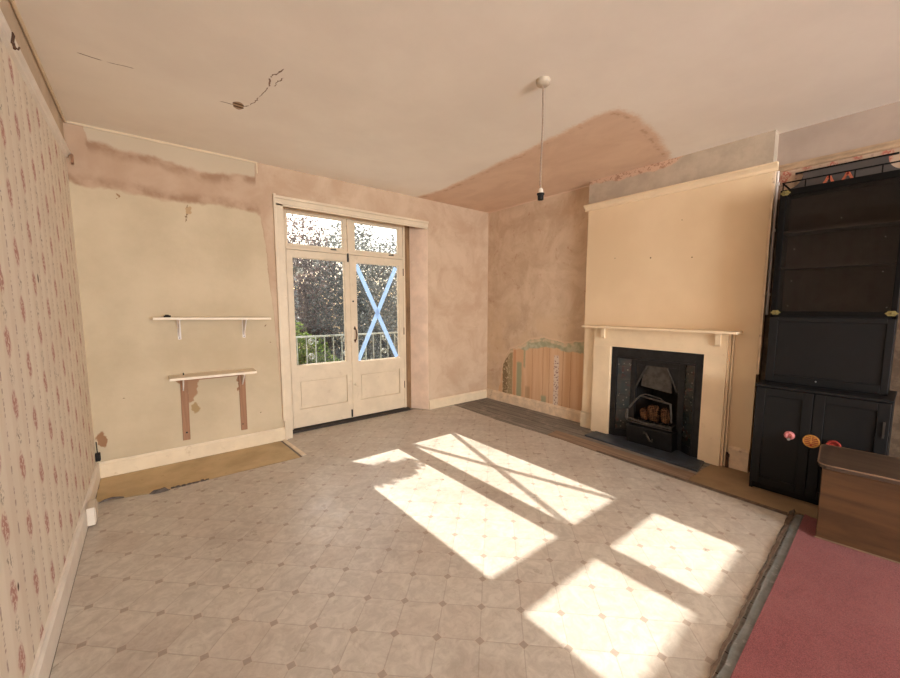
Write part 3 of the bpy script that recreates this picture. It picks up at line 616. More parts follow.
sheet([(0.02, -.022), (1.352, -.022), (1.380, -.572), (.55, -.575, .004), (.40, -.592, .004), (0.02, -.49, .004)], -.006, -.001, 'hardboard_sheet', M['hardboard'], 'tan hardboard strip on the floor below the two wall shelves', 'hardboard')
b = MB(); b.hexa([(1.368, -.022, -.001), (1.404, -.022, -.001), (1.442, -.558, -.001), (1.398, -.558, -.001), (1.374, -.022, .008), (1.400, -.022, .008), (1.436, -.558, .008), (1.405, -.558, .008)])
tag(b.build('threshold_strip', M['strip']), 'pale metal threshold strip on the floor beside the left door frame', 'strip')
sheet([(3.60, -2.98, .006), (4.10, -2.99), (4.136, -3.10), (4.136, -3.24), (4.25, -3.262), (4.25, -3.99), (3.66, -3.99), (3.65, -3.645), (3.565, -3.59)], -.006, -.0005, 'hardboard_sheet', simple('shaded_hardboard', rgb(146, 122, 92), 0.8, var=0.14, scale=3.5, bump=0.1), 'tan hardboard floor sheet in front of the black cupboard', 'hardboard')  # darker copy of the tan hardboard, shade put into its colour
b = MB(); b.hexa([(3.612, -1.62, -.006), (3.80, -1.60, -.006), (3.775, -2.98, -.006), (3.58, -2.98, -.006), (3.612, -1.62, .004), (3.80, -1.60, .004), (3.775, -2.98, .004), (3.58, -2.98, .004)])
tag(b.build('floor_plank', M['plank'], bevel=.002), 'worn brown plank on the floor along the front of the hearth', 'plank')
b = MB(); b.hexa([(3.59, -2.2, -.001), (3.612, -2.2, -.001), (3.59, -3.59, -.001), (3.555, -3.59, -.001), (3.592, -2.2, .007), (3.606, -2.2, .007), (3.58, -3.59, .007), (3.562, -3.59, .007)])
tag(b.build('edging_strip', M['gripper']), 'thin dark edging strip along the vinyl in front of the tan hardboard', 'strip')
sheet([(3.57, -3.602, .006), (2.9, -3.627, .006), (1.5, -3.663, .003), (1.5, -3.674, .003), (2.85, -3.640, .005), (3.58, -3.622, .004)], .0006, .007, 'gripper_strip', M['gripper'], 'ragged dark strip along the vinyl edge beside the red carpet', 'strip')
sheet([(3.60, -3.630, .004), (2.85, -3.652, .005), (1.5, -3.686, .003), (1.5, -3.73), (2.3, -3.71), (3.2, -3.685), (3.62, -3.66)], -.006, .003, 'floor_tape', M['underlay'], 'grey tape strip on the floor between vinyl and red carpet', 'tape')
sheet([(3.64, -3.668), (2.9, -3.69), (1.2, -3.722), (0.03, -3.74), (0.03, -6.98), (4.24, -6.98), (4.24, -4.06), (3.62, -4.02), (3.62, -3.70)], -.006, .010, 'red_carpet', M['carpet'], 'worn red carpet at the lower right beside the wooden chest', 'carpet')
# curled scraps
def scrap(name, c, n, r, label):
    b = MB(); P = []
    for i in range(n):
        a = 2 * PI * i / n; q = r * random.uniform(.55, 1.1); P.append((c[0] + q * 1.9 * math.cos(a), c[1] + q * .6 * math.sin(a)))
    k = len(b.v); b.v += [(p[0], p[1], .0005) for p in P] + [(p[0] * .6 + c[0] * .4, p[1] * .6 + c[1] * .4, random.uniform(.012, .028)) for p in P]
    b.face(range(n)[::-1]); b.face(range(n, 2 * n))
    for i in range(n): j = (i + 1) % n; b.face((i, j, n + j, n + i))
    return tag(b.build(name, M['debris']), label, 'scrap')
scrap('torn_scrap', (.385, -.592), 11, .04, 'curled grey torn scrap lying on the vinyl edge near the hardboard')
b = MB()
for i in range(14):
    xx = .44 + i * .017; b.box((xx, -.590 + random.uniform(-.006, .006), 0), (xx + .02, -.578 + random.uniform(-.004, .004), random.uniform(.004, .012)))
tag(b.build('torn_edge', M['debris']), 'thin dark torn sliver along the vinyl edge right of the grey scrap', 'scrap')
b = MB(); b.tube([(.045, -.545, .006), (.075, -.53, .012), (.11, -.525, .012), (.15, -.532, .008), (.175, -.54, .005)], [.004, .008, .009, .007, .004], 8); tag(b.build('torn_edge', M['debris']), 'brown curled vinyl edge on the floor by the left skirting', 'scrap')
scrap('torn_scrap', (3.60, -3.61), 10, .03, 'small dark scrap at the far corner of the red carpet')

# ================================================================== WALL SHELVES
def bracket(x, ztop, L, drop, parent):
    b = MB(); w = .012
    b.box((x - w, -.003, ztop - drop), (x + w, -.0005, ztop)); b.box((x - w, -L, ztop - .0035), (x + w, -.001, ztop))
    # pressed rib
    b.prism([(-.002, ztop - .003), (-L * .88, ztop - .003), (-L * .80, ztop - .016), (-.022, ztop - drop * .82), (-.002, ztop - drop * .88)], 0, x - .0045, x + .0045)
    r = b.build('bracket', M['bracket'], parent, .001)
    for zz in (ztop - drop + .012, ztop - drop * .25):
        s = MB(); s.lathe([(.005, 0), (.004, -.003)], (x, -.003, zz), 1, 8); s.build('screw', M['iron_worn'], r)
t = thing('wall_shelf', 'pale wall shelf on white brackets, the upper of the two left of the doors', 'shelf', (.845, 0, 1.25))
b = MB(); b.hexa([(.418, -.20, 1.254), (1.279, -.20, 1.238), (1.290, -.001, 1.238), (.418, -.001, 1.254), (.418, -.20, 1.272), (1.279, -.20, 1.256), (1.290, -.001, 1.256), (.418, -.001, 1.272)]); b.build('shelf_board', M['shelf'], t, .001)
bracket(.59, 1.2505, .17, .175, t); bracket(1.082, 1.2415, .17, .175, t)
t = thing('wall_shelf', 'shorter lower wall shelf above the two brown battens', 'shelf', (.81, 0, .75))
b = MB(); b.hexa([(.492, -.215, .752), (1.133, -.215, .748), (1.146, -.001, .750), (.496, -.001, .752), (.492, -.215, .772), (1.133, -.215, .768), (1.146, -.001, .770), (.496, -.001, .772)]); b.build('shelf_board', M['shelf'], t, .001)
bracket(.588, .752, .17, .15, t); bracket(1.045, .750, .17, .15, t)
b = MB(); b.box((.497, -.12, 1.2708), (.522, -.105, 1.292)); b.box((.516, -.115, 1.2705), (.535, -.108, 1.287)); b.box((.488, -.116, 1.271), (.499, -.109, 1.285))
tag(b.build('plastic_clip', M['blackp']), 'tiny black clip lying on the upper wall shelf', 'clip')
b = MB(); b.lathe([(.005, 0), (.005, .012), (.003, .02)], (.595, -.06, .7715), 2, 8); tag(b.build('screw_stub', M['iron']), 'tiny dark screw standing on the lower wall shelf', 'screw')
t = thing('wall_batten', 'brown bare wooden batten on the wall, left one under the lower shelf', 'batten', (.595, 0, .18))
b = MB(); b.hexa([(.562, -.012, .182), (.615, -.012, .182), (.615, 0, .182), (.562, 0, .182), (.570, -.012, .752), (.626, -.012, .752), (.626, 0, .752), (.570, 0, .752)]); b.build('timber', M['batten'], t, .002)
b = MB(); b.lathe([(.008, 0), (.007, -.003)], (.592, -.012, .25), 1, 10); b.build('screw', M['iron'], t)
t = thing('wall_batten', 'brown bare wooden batten on the wall, right one under the lower shelf', 'batten', (1.04, 0, .18))
b = MB(); b.hexa([(1.014, -.012, .180), (1.067, -.012, .180), (1.067, 0, .180), (1.014, 0, .180), (1.016, -.012, .752), (1.072, -.012, .752), (1.072, 0, .752), (1.016, 0, .752)]); b.build('timber', M['batten'], t, .002)
b = MB(); b.lathe([(.006, 0), (.005, -.003)], (1.03, -.012, .24), 1, 10); b.build('screw', M['iron'], t)
b = MB(); b.box((.627, -.010, .708), (1.0155, 0, .748)); tag(b.build('wall_rail', mat_wood('bare_rail_timber', rgb(140, 102, 78), rgb(160, 120, 94), 'x', .8), bevel=.002), 'thin brown horizontal rail directly under the lower shelf', 'rail')

# socket box on left skirting, blackened hole, hook
t = thing('socket_box', 'white plastic box on the left skirting board', 'box', (.04, -.80, 0))
b = MB(); b.box((.0185, -.90, .012), (.056, -.76, .125)); b.build('housing', M['plastic'], t, .004)
b = MB(); b.box((.056, -.89, .022), (.060, -.77, .115)); b.build('cover', M['plastic'], t, .002)
b = MB(); b.box((.001, -.05, .15), (.03, -.005, .21)); b.tube([(.014, -.02, .20), (.012, -.016, .30)], .004, 6); tag(b.build('pipe_stub', M['blackp'], bevel=.004), 'small black stub in the corner above the left skirting', 'stub')
t = thing('picture_hook', 'dark metal hook hanging from the left picture rail', 'hook', (.03, -1.62, 2.40))
b = MB(); b.tube([(.032, -1.63, 2.462), (.034, -1.63, 2.45), (.030, -1.632, 2.425), (.034, -1.634, 2.405), (.044, -1.634, 2.400), (.048, -1.634, 2.410)], [.003, .005, .005, .005, .004, .003], 8); b.tube([(.030, -1.605, 2.41), (.032, -1.632, 2.422), (.032, -1.655, 2.41)], .0045, 8); b.build('hook_body', M['rustdark'], t, smooth=True)
b = MB(); b.box((.03, -.09, 2.385), (.042, -.06, 2.45)); tag(b.build('rail_end', M['batten']), 'broken wooden end of the left picture rail at the back corner', 'rail')

# ================================================================== PENDANT LIGHT
px, py = 2.287, -2.517
t = thing('pendant_light', 'bare ceiling pendant with white rose, cord and black lampholder', 'light', (px, py, H))
b = MB(); b.lathe([(.012, -.032), (.03, -.030), (.040, -.022), (.042, -.006), (.043, 0)], (px, py, H), 2, 28); b.build('ceiling_rose', simple('dull_cream_plastic', rgb(186, 172, 152), .5), t, smooth=True)
b = MB(); n = 60
b.tube([(px + .004 * math.sin(i * .09), py, H - .03 - i * (.60 / n)) for i in range(n + 1)], [.0042 + (.0009 if i % 2 else 0) for i in range(n + 1)], 8); b.build('cord', M['cable'], t, smooth=True)
b = MB(); b.lathe([(.006, 2.082), (.014, 2.074), (.016, 2.062), (.017, 2.052)], (px, py, 0), 2, 18); h = b.build('lampholder_cap', M['plastic'], t, smooth=True)
b = MB(); b.lathe([(.017, 2.052), (.023, 2.050), (.023, 2.042), (.0185, 2.040), (.018, 2.012), (.012, 2.012), (.012, 2.03)], (px, py, 0), 2, 18); b.build('lampholder', M['blackp'], t, smooth=True)

# ================================================================== FIREPLACE
SX = 4.095                                               # front of the surround
sy0, sy1 = -1.835, -3.052; oy0, oy1 = -2.025, -2.885; oz = .952
t = thing('fire_surround', 'cream painted wooden fire surround with mantel shelf and two corbels', 'fireplace surround', (SX, -2.44, 0))
b = MB(); b.box((SX, sy0, 0), (X1, oy0, oz)); b.box((SX + .012, oy0, 0.0), (X1, oy0 - .008, oz)); b.build('pilaster', M['surround'], t, .002)
b = MB(); b.box((SX, oy1, 0), (X1, sy1, oz)); b.build('pilaster', M['surround'], t, .002)
b = MB(); b.box((SX + .001, sy0, oz), (X1, sy1, 1.142)); b.build('frieze', M['surround'], t, .002)
b = MB(); b.box((SX + .022, sy1, 0.0), (X1, sy1 - .016, 1.142)); b.box((SX + .04, sy1 - .02, 0.0), (X1, sy1 - .034, 1.142)); b.build('side_moulding', M['surround'], t, .002)
b = MB(); b.box((SX + .038, -1.70, 0.186), (X1, sy0, 1.142)); b.build('side_panel', M['surround'], t, .001)
b = MB(); b.box((3.985, -1.745, 1.142), (X1, -3.135, 1.164)); b.build('mantel_shelf', M['surround'], t, .003)
for cy in (-1.945, -2.985):
    b = MB(); b.prism([(SX, 1.142), (SX - .034, 1.142), (SX - .034, 1.115), (SX - .026, 1.075), (SX - .024, 1.045), (SX - .010, 1.030), (SX, 1.030)], 1, cy - .02, cy + .02); b.build('corbel', M['surround'], t, .002)
# cast-iron insert
IX = 4.112
t = thing('fireplace_insert', 'black cast iron fireplace insert with patterned tile slips', 'fireplace', (4.25, -2.455, 0))
y0, y1, zt = oy0 - .0095, oy1 + .003, oz - .003
b = MB(); fw = .066
b.box((IX, y0, .013), (IX + .03, y0 - fw, zt)); b.box((IX, y1 + fw, .013), (IX + .03, y1, zt)); b.box((IX, y0 - fw, zt - .10), (IX + .03, y1 + fw, zt))
b.box((IX - .008, y0 - fw + .012, .013), (IX + .01, y0 - fw, zt - .09)); b.box((IX - .008, y1 + fw, .013), (IX + .01, y1 + fw - .012, zt - .09)); b.box((IX - .010, y0 - fw + .012, zt - .11), (IX + .01, y1 + fw - .012, zt - .095))
b.build('frame', M['iron'], t, .003)
# tile slips, splayed inwards
ya, yb_ = y0 - fw, y1 + fw
ia, ib = ya - .122, yb_ + .105; XB = IX + .075; zc = zt - .115
for (p, q, s) in ((ya, ia, 1), (yb_, ib, -1)):
    b = MB(); b.hexa([(IX + .012, p, .09), (XB, q, .09), (XB + .02, q, .09), (IX + .032, p, .09), (IX + .012, p, zc), (XB, q, zc), (XB + .02, q, zc), (IX + .032, p, zc)]); b.build('tile_slip', M['tiles'], t)
    b = MB(); b.hexa([(IX + .002, p, .014), (XB - .006, q, .014), (XB + .02, q, .014), (IX + .032, p, .014), (IX + .002, p, .09), (XB - .006, q, .09), (XB + .02, q, .09), (IX + .032, p, .09)]); b.build('slip_base', M['iron'], t)
# inner arch plate
b = MB()
iy0, iy1 = ia, ib; cm = (iy0 + iy1) / 2
b.box((XB - .012, iy0 + .006, .014), (XB + .02, iy0 - .045, zc)); b.box((XB - .012, iy1 + .045, .014), (XB + .02, iy1 - .006, zc)); b.box((XB - .012, iy0 - .045, zc - .05), (XB + .02, iy1 + .045, zc))
for s, e in ((iy0 - .045, 1), (iy1 + .045, -1)):
    b.prism([(s, zc - .05), (s - e * .10, zc - .05), (s - e * .006, zc - .28), (s, zc - .30)], 0, XB - .006, XB + .02)
b.build('arch_plate', M['iron'], t, .003)
b = MB()                                                 # hood
b.hexa([(XB - .02, iy0 - .10, zc - .26), (XB - .02, iy1 + .10, zc - .29), (XB + .015, iy1 + .10, zc - .29), (XB + .015, iy0 - .10, zc - .26), (XB + .004, iy0 - .12, zc - .04), (XB + .004, iy1 + .12, zc - .04), (XB + .018, iy1 + .12, zc - .04), (XB + .018, iy0 - .12, zc - .04)])
b.build('hood', M['iron_worn'], t, .004)
for e, s in ((1, iy0 - .05), (-1, iy1 + .05)):
    b = MB(); b.tube([(XB - .016, s - e * .10, zc - .06), (XB - .016, s - e * .05, zc - .16), (XB - .016, s - e * .006, zc - .27)], .008, 8); b.build('spandrel_rib', M['iron_worn'], t, smooth=True)
# firebox: back, sides, floor (recessed into the chimney)
b = MB(); XF = W + .20
b.box((XF, iy0 - .04, .014), (XF + .02, iy1 + .04, .80)); b.hexa([(XB + .02, iy0 - .045, .014), (XF, iy0 - .10, .014), (XF, iy0 - .08, .014), (XB + .02, iy0 - .025, .014), (XB + .02, iy0 - .045, zc), (XF, iy0 - .10, zc), (XF, iy0 - .08, zc), (XB + .02, iy0 - .025, zc)])
b.hexa([(XB + .02, iy1 + .045, .014), (XF, iy1 + .10, .014), (XF, iy1 + .08, .014), (XB + .02, iy1 + .025, .014), (XB + .02, iy1 + .045, zc), (XF, iy1 + .10, zc), (XF, iy1 + .08, zc), (XB + .02, iy1 + .025, zc)])
b.box((XB + .02, iy0 - .03, .20), (XF, iy1 + .03, .22)); b.box((XB + .02, iy0 - .03, zc - .02), (XF, iy1 + .03, zc)); b.build('firebox', M['iron_dull'], t)
# basket: sides slope to a gabled front rail
gx = IX - .062; gy0, gy1 = iy0 - .055, iy1 + .045
b = MB()
b.tube([(gx, gy0 + .005, .36), (gx, gy0 - .055, .445), (gx, gy0 - .10, .50), (gx, gy1 + .06, .475), (gx, gy1 + .01, .47), (gx, gy1 - .005, .30)], .0095, 8)
b.tube([(gx, gy0 - .10, .50), (gx, gy0 - .15, .525), (gx, cm - .02, .518), (gx, gy1 + .10, .505), (gx, gy1 + .06, .475)], .006, 8)
b.build('basket_rail', M['iron_worn'], t, smooth=True)
b = MB(); b.tube([(gx - .006, gy0 + .02, .345), (gx - .012, gy0 + .02, .26), (gx - .004, gy0 + .015, .235)], [.011, .013, .009], 10); b.build('basket_horn', M['iron_worn'], t, smooth=True)
b = MB(); b.tube([(gx - .002, gy0 + .01, .255), (gx - .004, cm, .240), (gx - .002, gy1 - .01, .245)], .011, 8); b.tube([(gx, gy0 + .01, .225), (gx, gy1 - .01, .222)], .008, 8)
for i in range(7):
    yy = gy0 + (gy1 - gy0) * (i + .5) / 7; b.tube([(gx + .002, yy, .225), (XB + .1, yy, .225)], .007, 6)
b.build('grate_bar', M['iron_worn'], t, smooth=True)
b = MB(); b.hexa([(gx + .008, gy0 + .02, .013), (gx + .008, gy1 - .02, .013), (XB, gy1 - .02, .013), (XB, gy0 + .02, .013), (gx - .012, gy0 + .02, .195), (gx - .012, gy1 - .02, .195), (XB, gy1 - .02, .205), (XB, gy0 + .02, .205)]); ash = b.build('ashpan_cover', M['iron'], t, .006)
b = MB(); b.tube([(gx - .008, cm + .035, .135), (gx - .022, cm + .03, .155), (gx - .026, cm + .005, .15), (gx - .026, cm - .012, .115), (gx - .026, cm - .03, .085), (gx - .018, cm - .05, .08), (gx - .004, cm - .045, .10)], [.007, .009, .009, .010, .009, .008, .006], 10); b.build('swirl_handle', M['iron_worn'], ash, smooth=True)
# hearth slab
b = MB(); b.prism([(3.835, -2.975), (4.094, -2.94), (4.094, -2.888), (4.25, -2.80), (4.25, -2.10), (4.094, -2.02), (4.094, -1.90), (3.895, -1.885)], 2, -.006, .012)
tag(b.build('hearth_slab', M['slate'], bevel=.002), 'dark blue slate hearth slab in front of the fireplace', 'hearth')
# rusty lumps in the basket
def lump(c, r, seed, label, holes=False):
    rnd = random.Random(seed); bm = bmesh.new(); bmesh.ops.create_icosphere(bm, subdivisions=3, radius=1.0)
    b = MB()
    for v in bm.verts:
        n = v.co.normalized(); f = 1 + .12 * math.sin(7 * n.x + seed) * math.sin(6 * n.y) + rnd.uniform(-.03, .03)
        if holes: f -= .16 * max(0, math.sin(13 * n.y + 2)) * max(0, math.sin(13 * n.z + 1))
        q = (abs(n.x) ** 4 + abs(n.y) ** 4 + abs(n.z) ** 4) ** .25; f = f / q * .86; b.v.append((c[0] + n.x * r[0] * f, c[1] + n.y * r[1] * f + (c[2] - .32 + n.z * r[2]) * .12, c[2] + n.z * r[2] * f))
    for f in bm.faces: b.face([v.index for v in f.verts])
    bm.free(); return tag(b.build('fire_brick', M['rust'], smooth=True), label, 'fire brick', 'rusty fire bricks in the grate')
lump((4.155, cm - .005, .325), (.05, .058, .092), 1, 'rusty honeycomb fire brick standing in the middle of the grate', True)
lump((4.165, cm - .105, .32), (.048, .036, .082), 2, 'rusty brown fire brick at the right end of the grate', False)
lump((4.165, cm + .09, .30), (.045, .04, .062), 3, 'small rusty honeycomb fire brick at the left end of the grate', True)
b = MB(); b.tube([(X1 - .03, -3.098, 0), (X1 - .03, -3.098, .10), (X1 - .028, -3.094, .13)], [.012, .012, .009], 10); b.box((X1 - .045, -3.112, .09), (X1 - .015, -3.089, .118)); b.box((X1 - .04, -3.11, .0), (X1 - .01, -3.09, .03))
tag(b.build('gas_pipe', M['rustdark'], bevel=.002), 'rusty brown pipe stub on the floor right of the fire surround', 'pipe')

# ================================================================== BLACK CABINETS
LX, LY0, LY1, LZ = 3.83, -3.318, -3.985, .80
t = thing('cupboard', 'black two door floor cupboard with oriental roundels behind the chest', 'cupboard', (4.05, -3.65, 0))
b = MB(); b.box((LX + .022, LY0, .0), (W - .022, LY0 - .02, LZ - .018)); b.box((LX + .022, LY1 + .02, 0), (W - .022, LY1, LZ - .018)); b.box((LX + .022, LY0, .06), (W - .022, LY1, .08)); b.box((W - .04, LY0, .06), (W - .022, LY1, LZ - .018)); b.box((LX + .05, LY0 - .02, 0), (LX + .07, LY1 + .02, .06)); b.build('carcass', M['black'], t)
b = MB(); b.box((LX - .004, LY0 + .004, LZ - .018), (W - .022, LY1 - .004, LZ)); b.build('top_board', M['black'], t, .003)
ysp = -3.636
def pdoor(y0, y1, z0, z1, xf, parent, stile=.055):
    f = MB(); f.box((xf, y0, z0), (xf + .02, y0 - stile, z1)); f.box((xf, y1 + stile, z0), (xf + .02, y1, z1)); f.box((xf, y0 - stile, z0), (xf + .02, y1 + stile, z0 + stile)); f.box((xf, y0 - stile, z1 - stile), (xf + .02, y1 + stile, z1))
    f.box((xf + .009, y0 - stile, z0 + stile), (xf + .018, y1 + stile, z1 - stile))
    return f.build('door', M['black'], parent, .003)
da = pdoor(LY0 - .004, ysp + .002, .055, LZ - .022, LX, t); db = pdoor(ysp - .002, LY1 + .004, .055, LZ - .022, LX, t)
def ring(b, y, z, x, R, r, m=0, a0=0, a1=2 * PI, n=30):
    b.tube([(x, y + R * math.cos(a0 + (a1 - a0) * i / n), z + R * math.sin(a0 + (a1 - a0) * i / n)) for i in range(n + 1)], r, 8, m)
gy, gz = -3.643, .452
b = MB(); b.lathe([(.044, 0), (.044, -.004), (.040, -.006)], (LX, gy, gz), 0, 30); rd = b.build('roundel', M['red'], da); rd['label'] = 'red roundel with gold fretwork'
b = MB(); ring(b, gy, gz, LX - .008, .040, .005)
for i, dz in enumerate((-.026, -.013, 0, .013, .026)):
    hw = math.sqrt(.037 ** 2 - dz * dz); 
    if i == 2: b.box((LX - .011, gy - hw, gz + dz - .003), (LX - .005, gy + hw, gz + dz + .003))
    else:
        b.box((LX - .011, gy + .006, gz + dz - .0028), (LX - .005, gy + hw, gz + dz + .0028)); b.box((LX - .011, gy - hw, gz + dz - .0028), (LX - .005, gy - .006, gz + dz + .0028))
b.box((LX - .012, gy - .0035, gz - .018), (LX - .005, gy + .0035, gz + .037)); b.build('fretwork', M['gold'], rd)
pyy, pz = -3.528, .462
b = MB(); ring(b, pyy, pz, LX - .005, .018, .011, 0, -.25 * PI, 1.25 * PI, 20); b.lathe([(.03, 0), (.03, -.003)], (LX, pyy, pz), 0, 24); pk = b.build('handle_plate', M['pinkm'], da, smooth=True); pk['label'] = 'pink ring shaped handle plate'
b = MB(); b.lathe([(.004, 0), (.008, -.006), (.010, -.014), (.006, -.021)], (LX - .002, pyy, pz - .026), 0, 14); b.build('knob', M['steel'], pk, smooth=True)
b = MB(); ring(b, -3.752, .452, LX - .006, .030, .007); b.lathe([(.026, 0), (.026, -.003)], (LX, -3.752, .452), 0, 24); rr = b.build('roundel', M['red'], db, smooth=True); rr['label'] = 'plain red roundel half hidden by the chest'
b = MB(); b.box((LX - .008, LY1 + .03, .56), (LX, LY1 + .02, .66)); b.build('hinge', M['iron_worn'], db)

UX, UY0, UY1, UZ0, UZ1 = 3.965, -3.338, -3.955, LZ + .001, 2.195
t = thing('display_cabinet', 'tall black wall cabinet with smoked glass door and flap, on the cupboard', 'cabinet', (4.1, -3.65, UZ0))
BX = W - .034
b = MB(); b.box((UX + .02, UY0, UZ0), (BX, UY0 - .018, UZ1)); b.box((UX + .02, UY1 + .018, UZ0), (BX, UY1, UZ1)); b.box((UX + .02, UY0, UZ1 - .02), (BX, UY1, UZ1)); b.box((UX + .02, UY0, 1.285), (BX, UY1, 1.303)); b.box((UX + .02, UY0, UZ0), (BX, UY1, UZ0 + .03)); b.build('carcass', M['black'], t)
b = MB(); b.box((BX - .012, UY0 - .018, UZ0 + .03), (BX, UY1 + .018, UZ1 - .02)); b.build('back_panel', M['inner'], t)
for zz in (1.895, 1.640):
    b = MB(); b.box((UX + .07, UY0 - .019, zz), (BX - .013, UY1 + .019, zz + .016)); b.build('shelf', M['inner'], t)
# glass door
g = MB(); st = .036; gz0, gz1 = 1.300, UZ1
g.box((UX, UY0, gz0), (UX + .02, UY0 - st, gz1)); g.box((UX, UY1 + st * .7, gz0), (UX + .02, UY1, gz1)); g.box((UX, UY0 - st, gz0), (UX + .02, UY1 + st * .7, gz0 + .032)); g.box((UX, UY0 - st, gz1 - .045), (UX + .02, UY1 + st * .7, gz1)); gd = g.build('glass_door', M['blackdeep'], t, .003)
g = MB(); g.box((UX + .008, UY0 - st, gz0 + .032), (UX + .012, UY1 + st * .7, gz1 - .045)); g.build('pane', M['smoke'], gd)
for yy in (UY0 - .03, UY1 + .022):
    for zz in (gz0 + .022, gz1 - .024):
        b = MB(); prof = [(.026 * math.cos(a) * (1 + .12 * math.cos(6 * a)), .017 * math.sin(a) * (1 + .12 * math.cos(6 * a))) for a in [2 * PI * i / 28 for i in range(28)]]
        b.prism([(yy + p, zz + q) for p, q in prof], 0, UX - .005, UX + .001); b.lathe([(.008, -.004), (.006, -.009), (.002, -.011)], (UX, yy, zz), 0, 12); b.build('corner_mount', M['goldgreen'], gd, .001)
pins = [(-3.40, 1.80), (-3.40, 1.56), (-3.39, 1.37), (-3.64, 1.99), (-3.86, 1.83), (-3.865, 1.60), (-3.90, 1.36)]
for yy, zz in pins:
    b = MB(); b.lathe([(.004, 0), (.003, -.006)], (BX - .012, yy, zz), 0, 8); b.build('shelf_pin', M['steel'], t)
# flap door under the glass
f = MB(); fz0, fz1, s = UZ0 + .012, 1.288, .05
f.box((UX, UY0, fz0), (UX + .02, UY0 - s, fz1)); f.box((UX, UY1 + s * .7, fz0), (UX + .02, UY1, fz1)); f.box((UX, UY0 - s, fz0), (UX + .02, UY1 + s * .7, fz0 + s)); f.box((UX, UY0 - s, fz1 - s * .6), (UX + .02, UY1 + s * .7, fz1)); f.box((UX + .008, UY0 - s, fz0 + s), (UX + .016, UY1 + s * .7, fz1 - s * .6)); fd = f.build('flap_door', M['black'], t, .003)
b = MB(); b.lathe([(.004, 0), (.005, -.006), (.002, -.009)], (UX, -3.62, fz0 + .03), 0, 10); b.build('knob', M['steel'], fd)
# gallery rail on top
b = MB(); rx = UX + .012
b.box((rx - .004, UY0 - .005, UZ1 + .046), (rx + .004, UY1, UZ1 + .054)); b.box((rx - .004, UY0 - .005, UZ1 + .046), (W - .09, UY0 - .013, UZ1 + .054))
for i in range(6):
    yy = UY0 - .012 + (UY1 - UY0 + .02) * i / 5; b.box((rx - .0035, yy - .0035, UZ1), (rx + .0035, yy + .0035, UZ1 + .05))
b.tube([(rx, UY0 - .008, UZ1 + .05), (rx, UY0 - .05, UZ1 + .002)], .005, 6); b.build('gallery_rail', M['blackdeep'], t)
# dark shaped board standing on the cabinet
t = thing('shaped_board', 'dark grey shaped board standing on top of the display cabinet', 'board', (W - .02, -3.62, UZ1))
z0 = UZ1 + .0015; ym = -3.625; hw = .205
R_ = [(ym + hw, z0 + .163), (ym + hw + .005, z0 + .15)] + [(ym + hw + .085 - .08 * math.cos(a), z0 + .15 - .095 * math.sin(a)) for a in [PI / 2 * i / 8 for i in range(9)]] + [(ym + hw + .085, z0)]
L_ = [(2 * ym - y, z) for y, z in R_][::-1]
b = MB(); b.prism(R_ + L_, 0, W - .060, W - .048); b.build('panel', M['brown_dark'], t)
b = MB(); b.box((W - .064, ym + hw + .05, z0 + .155), (W - .044, ym - hw - .05, z0 + .165)); b.build('top_strip', M['blackdeep'], t)
for yy, lab in ((-3.583, 'small orange red pagoda ornament on the cabinet top, left of the pair'), (-3.673, 'small orange red pagoda ornament on the cabinet top, right of the pair')):
    t = thing('pagoda_ornament', lab, 'ornament', (UX + .04, yy, UZ1), 'orange ornaments on the cabinet')
    b = MB(); xx = UX + .04
    b.prism([(yy - .031, UZ1), (yy - .016, UZ1), (yy - .004, UZ1 + .030), (yy + .004, UZ1 + .030), (yy + .016, UZ1), (yy + .031, UZ1), (yy + .020, UZ1 + .024), (yy + .010, UZ1 + .048), (yy, UZ1 + .058), (yy - .010, UZ1 + .048), (yy - .020, UZ1 + .024)], 0, xx - .008, xx + .008); b.build('roof', M['palepink'] if 0 else M['orange'], t)
    b = MB(); b.prism([(yy - .009, UZ1 + .034), (yy + .009, UZ1 + .034), (yy, UZ1 + .055)], 0, xx - .012, xx - .008); b.build('crest', M['red'], t)

# ================================================================== WOODEN CHEST
def RC(p, c=(3.335, -3.745), a=math.radians(-5)):
    # local u along the front (towards -Y), w into the room depth (+X)
    ux, uy = math.sin(-a), -math.cos(a); wx, wy = math.cos(a), math.sin(-a)
    u, w, z = p; return (c[0] + ux * u + wx * w, c[1] + uy * u + wy * w, z)
t = thing('wooden_chest', 'brown wooden chest with rounded lid corner on the red carpet', 'chest', (3.6, -4.15, 0.01))
CL, CW = .82, .43
def rbox(b, u0, w0, u1, w1, z0, z1): b.hexa([RC((u0, w0, z0)), RC((u1, w0, z0)), RC((u1, w1, z0)), RC((u0, w1, z0)), RC((u0, w0, z1)), RC((u1, w0, z1)), RC((u1, w1, z1)), RC((u0, w1, z1))])
b = MB(); rbox(b, .012, .012, CL - .012, CW - .012, .010, .438); b.build('body', M['chest'], t, .004)
def lidpoly(g):
    r = .05; P = []
    for cu, cw, a0 in ((r - g, r - g, PI), (CL - r + g, r - g, 1.5 * PI), (CL - r + g, CW - r + g, 0), (r - g, CW - r + g, .5 * PI)):
        for i in range(7): a = a0 + .5 * PI * i / 6; P.append((cu + r * math.cos(a), cw + r * math.sin(a)))
    return P
def lidprism(g, z0, z1):
    b = MB(); P = lidpoly(g); n = len(P); b.v = [RC((u, w, z0)) for u, w in P] + [RC((u, w, z1)) for u, w in P]
    b.face(range(n)); b.face(range(n, 2 * n))
    for i in range(n): j = (i + 1) % n; b.face((i, j, n + j, n + i))
    return b
lid = lidprism(0.006, .438, .466).build('lid', M['chest_top'], t, .003)
P = lidpoly(.0075); b = MB(); b.tube([RC((u, w, .462)) for u, w in P + P[:1]], .0045, 8); b.build('edge_trim', M['chest_trim'], lid)
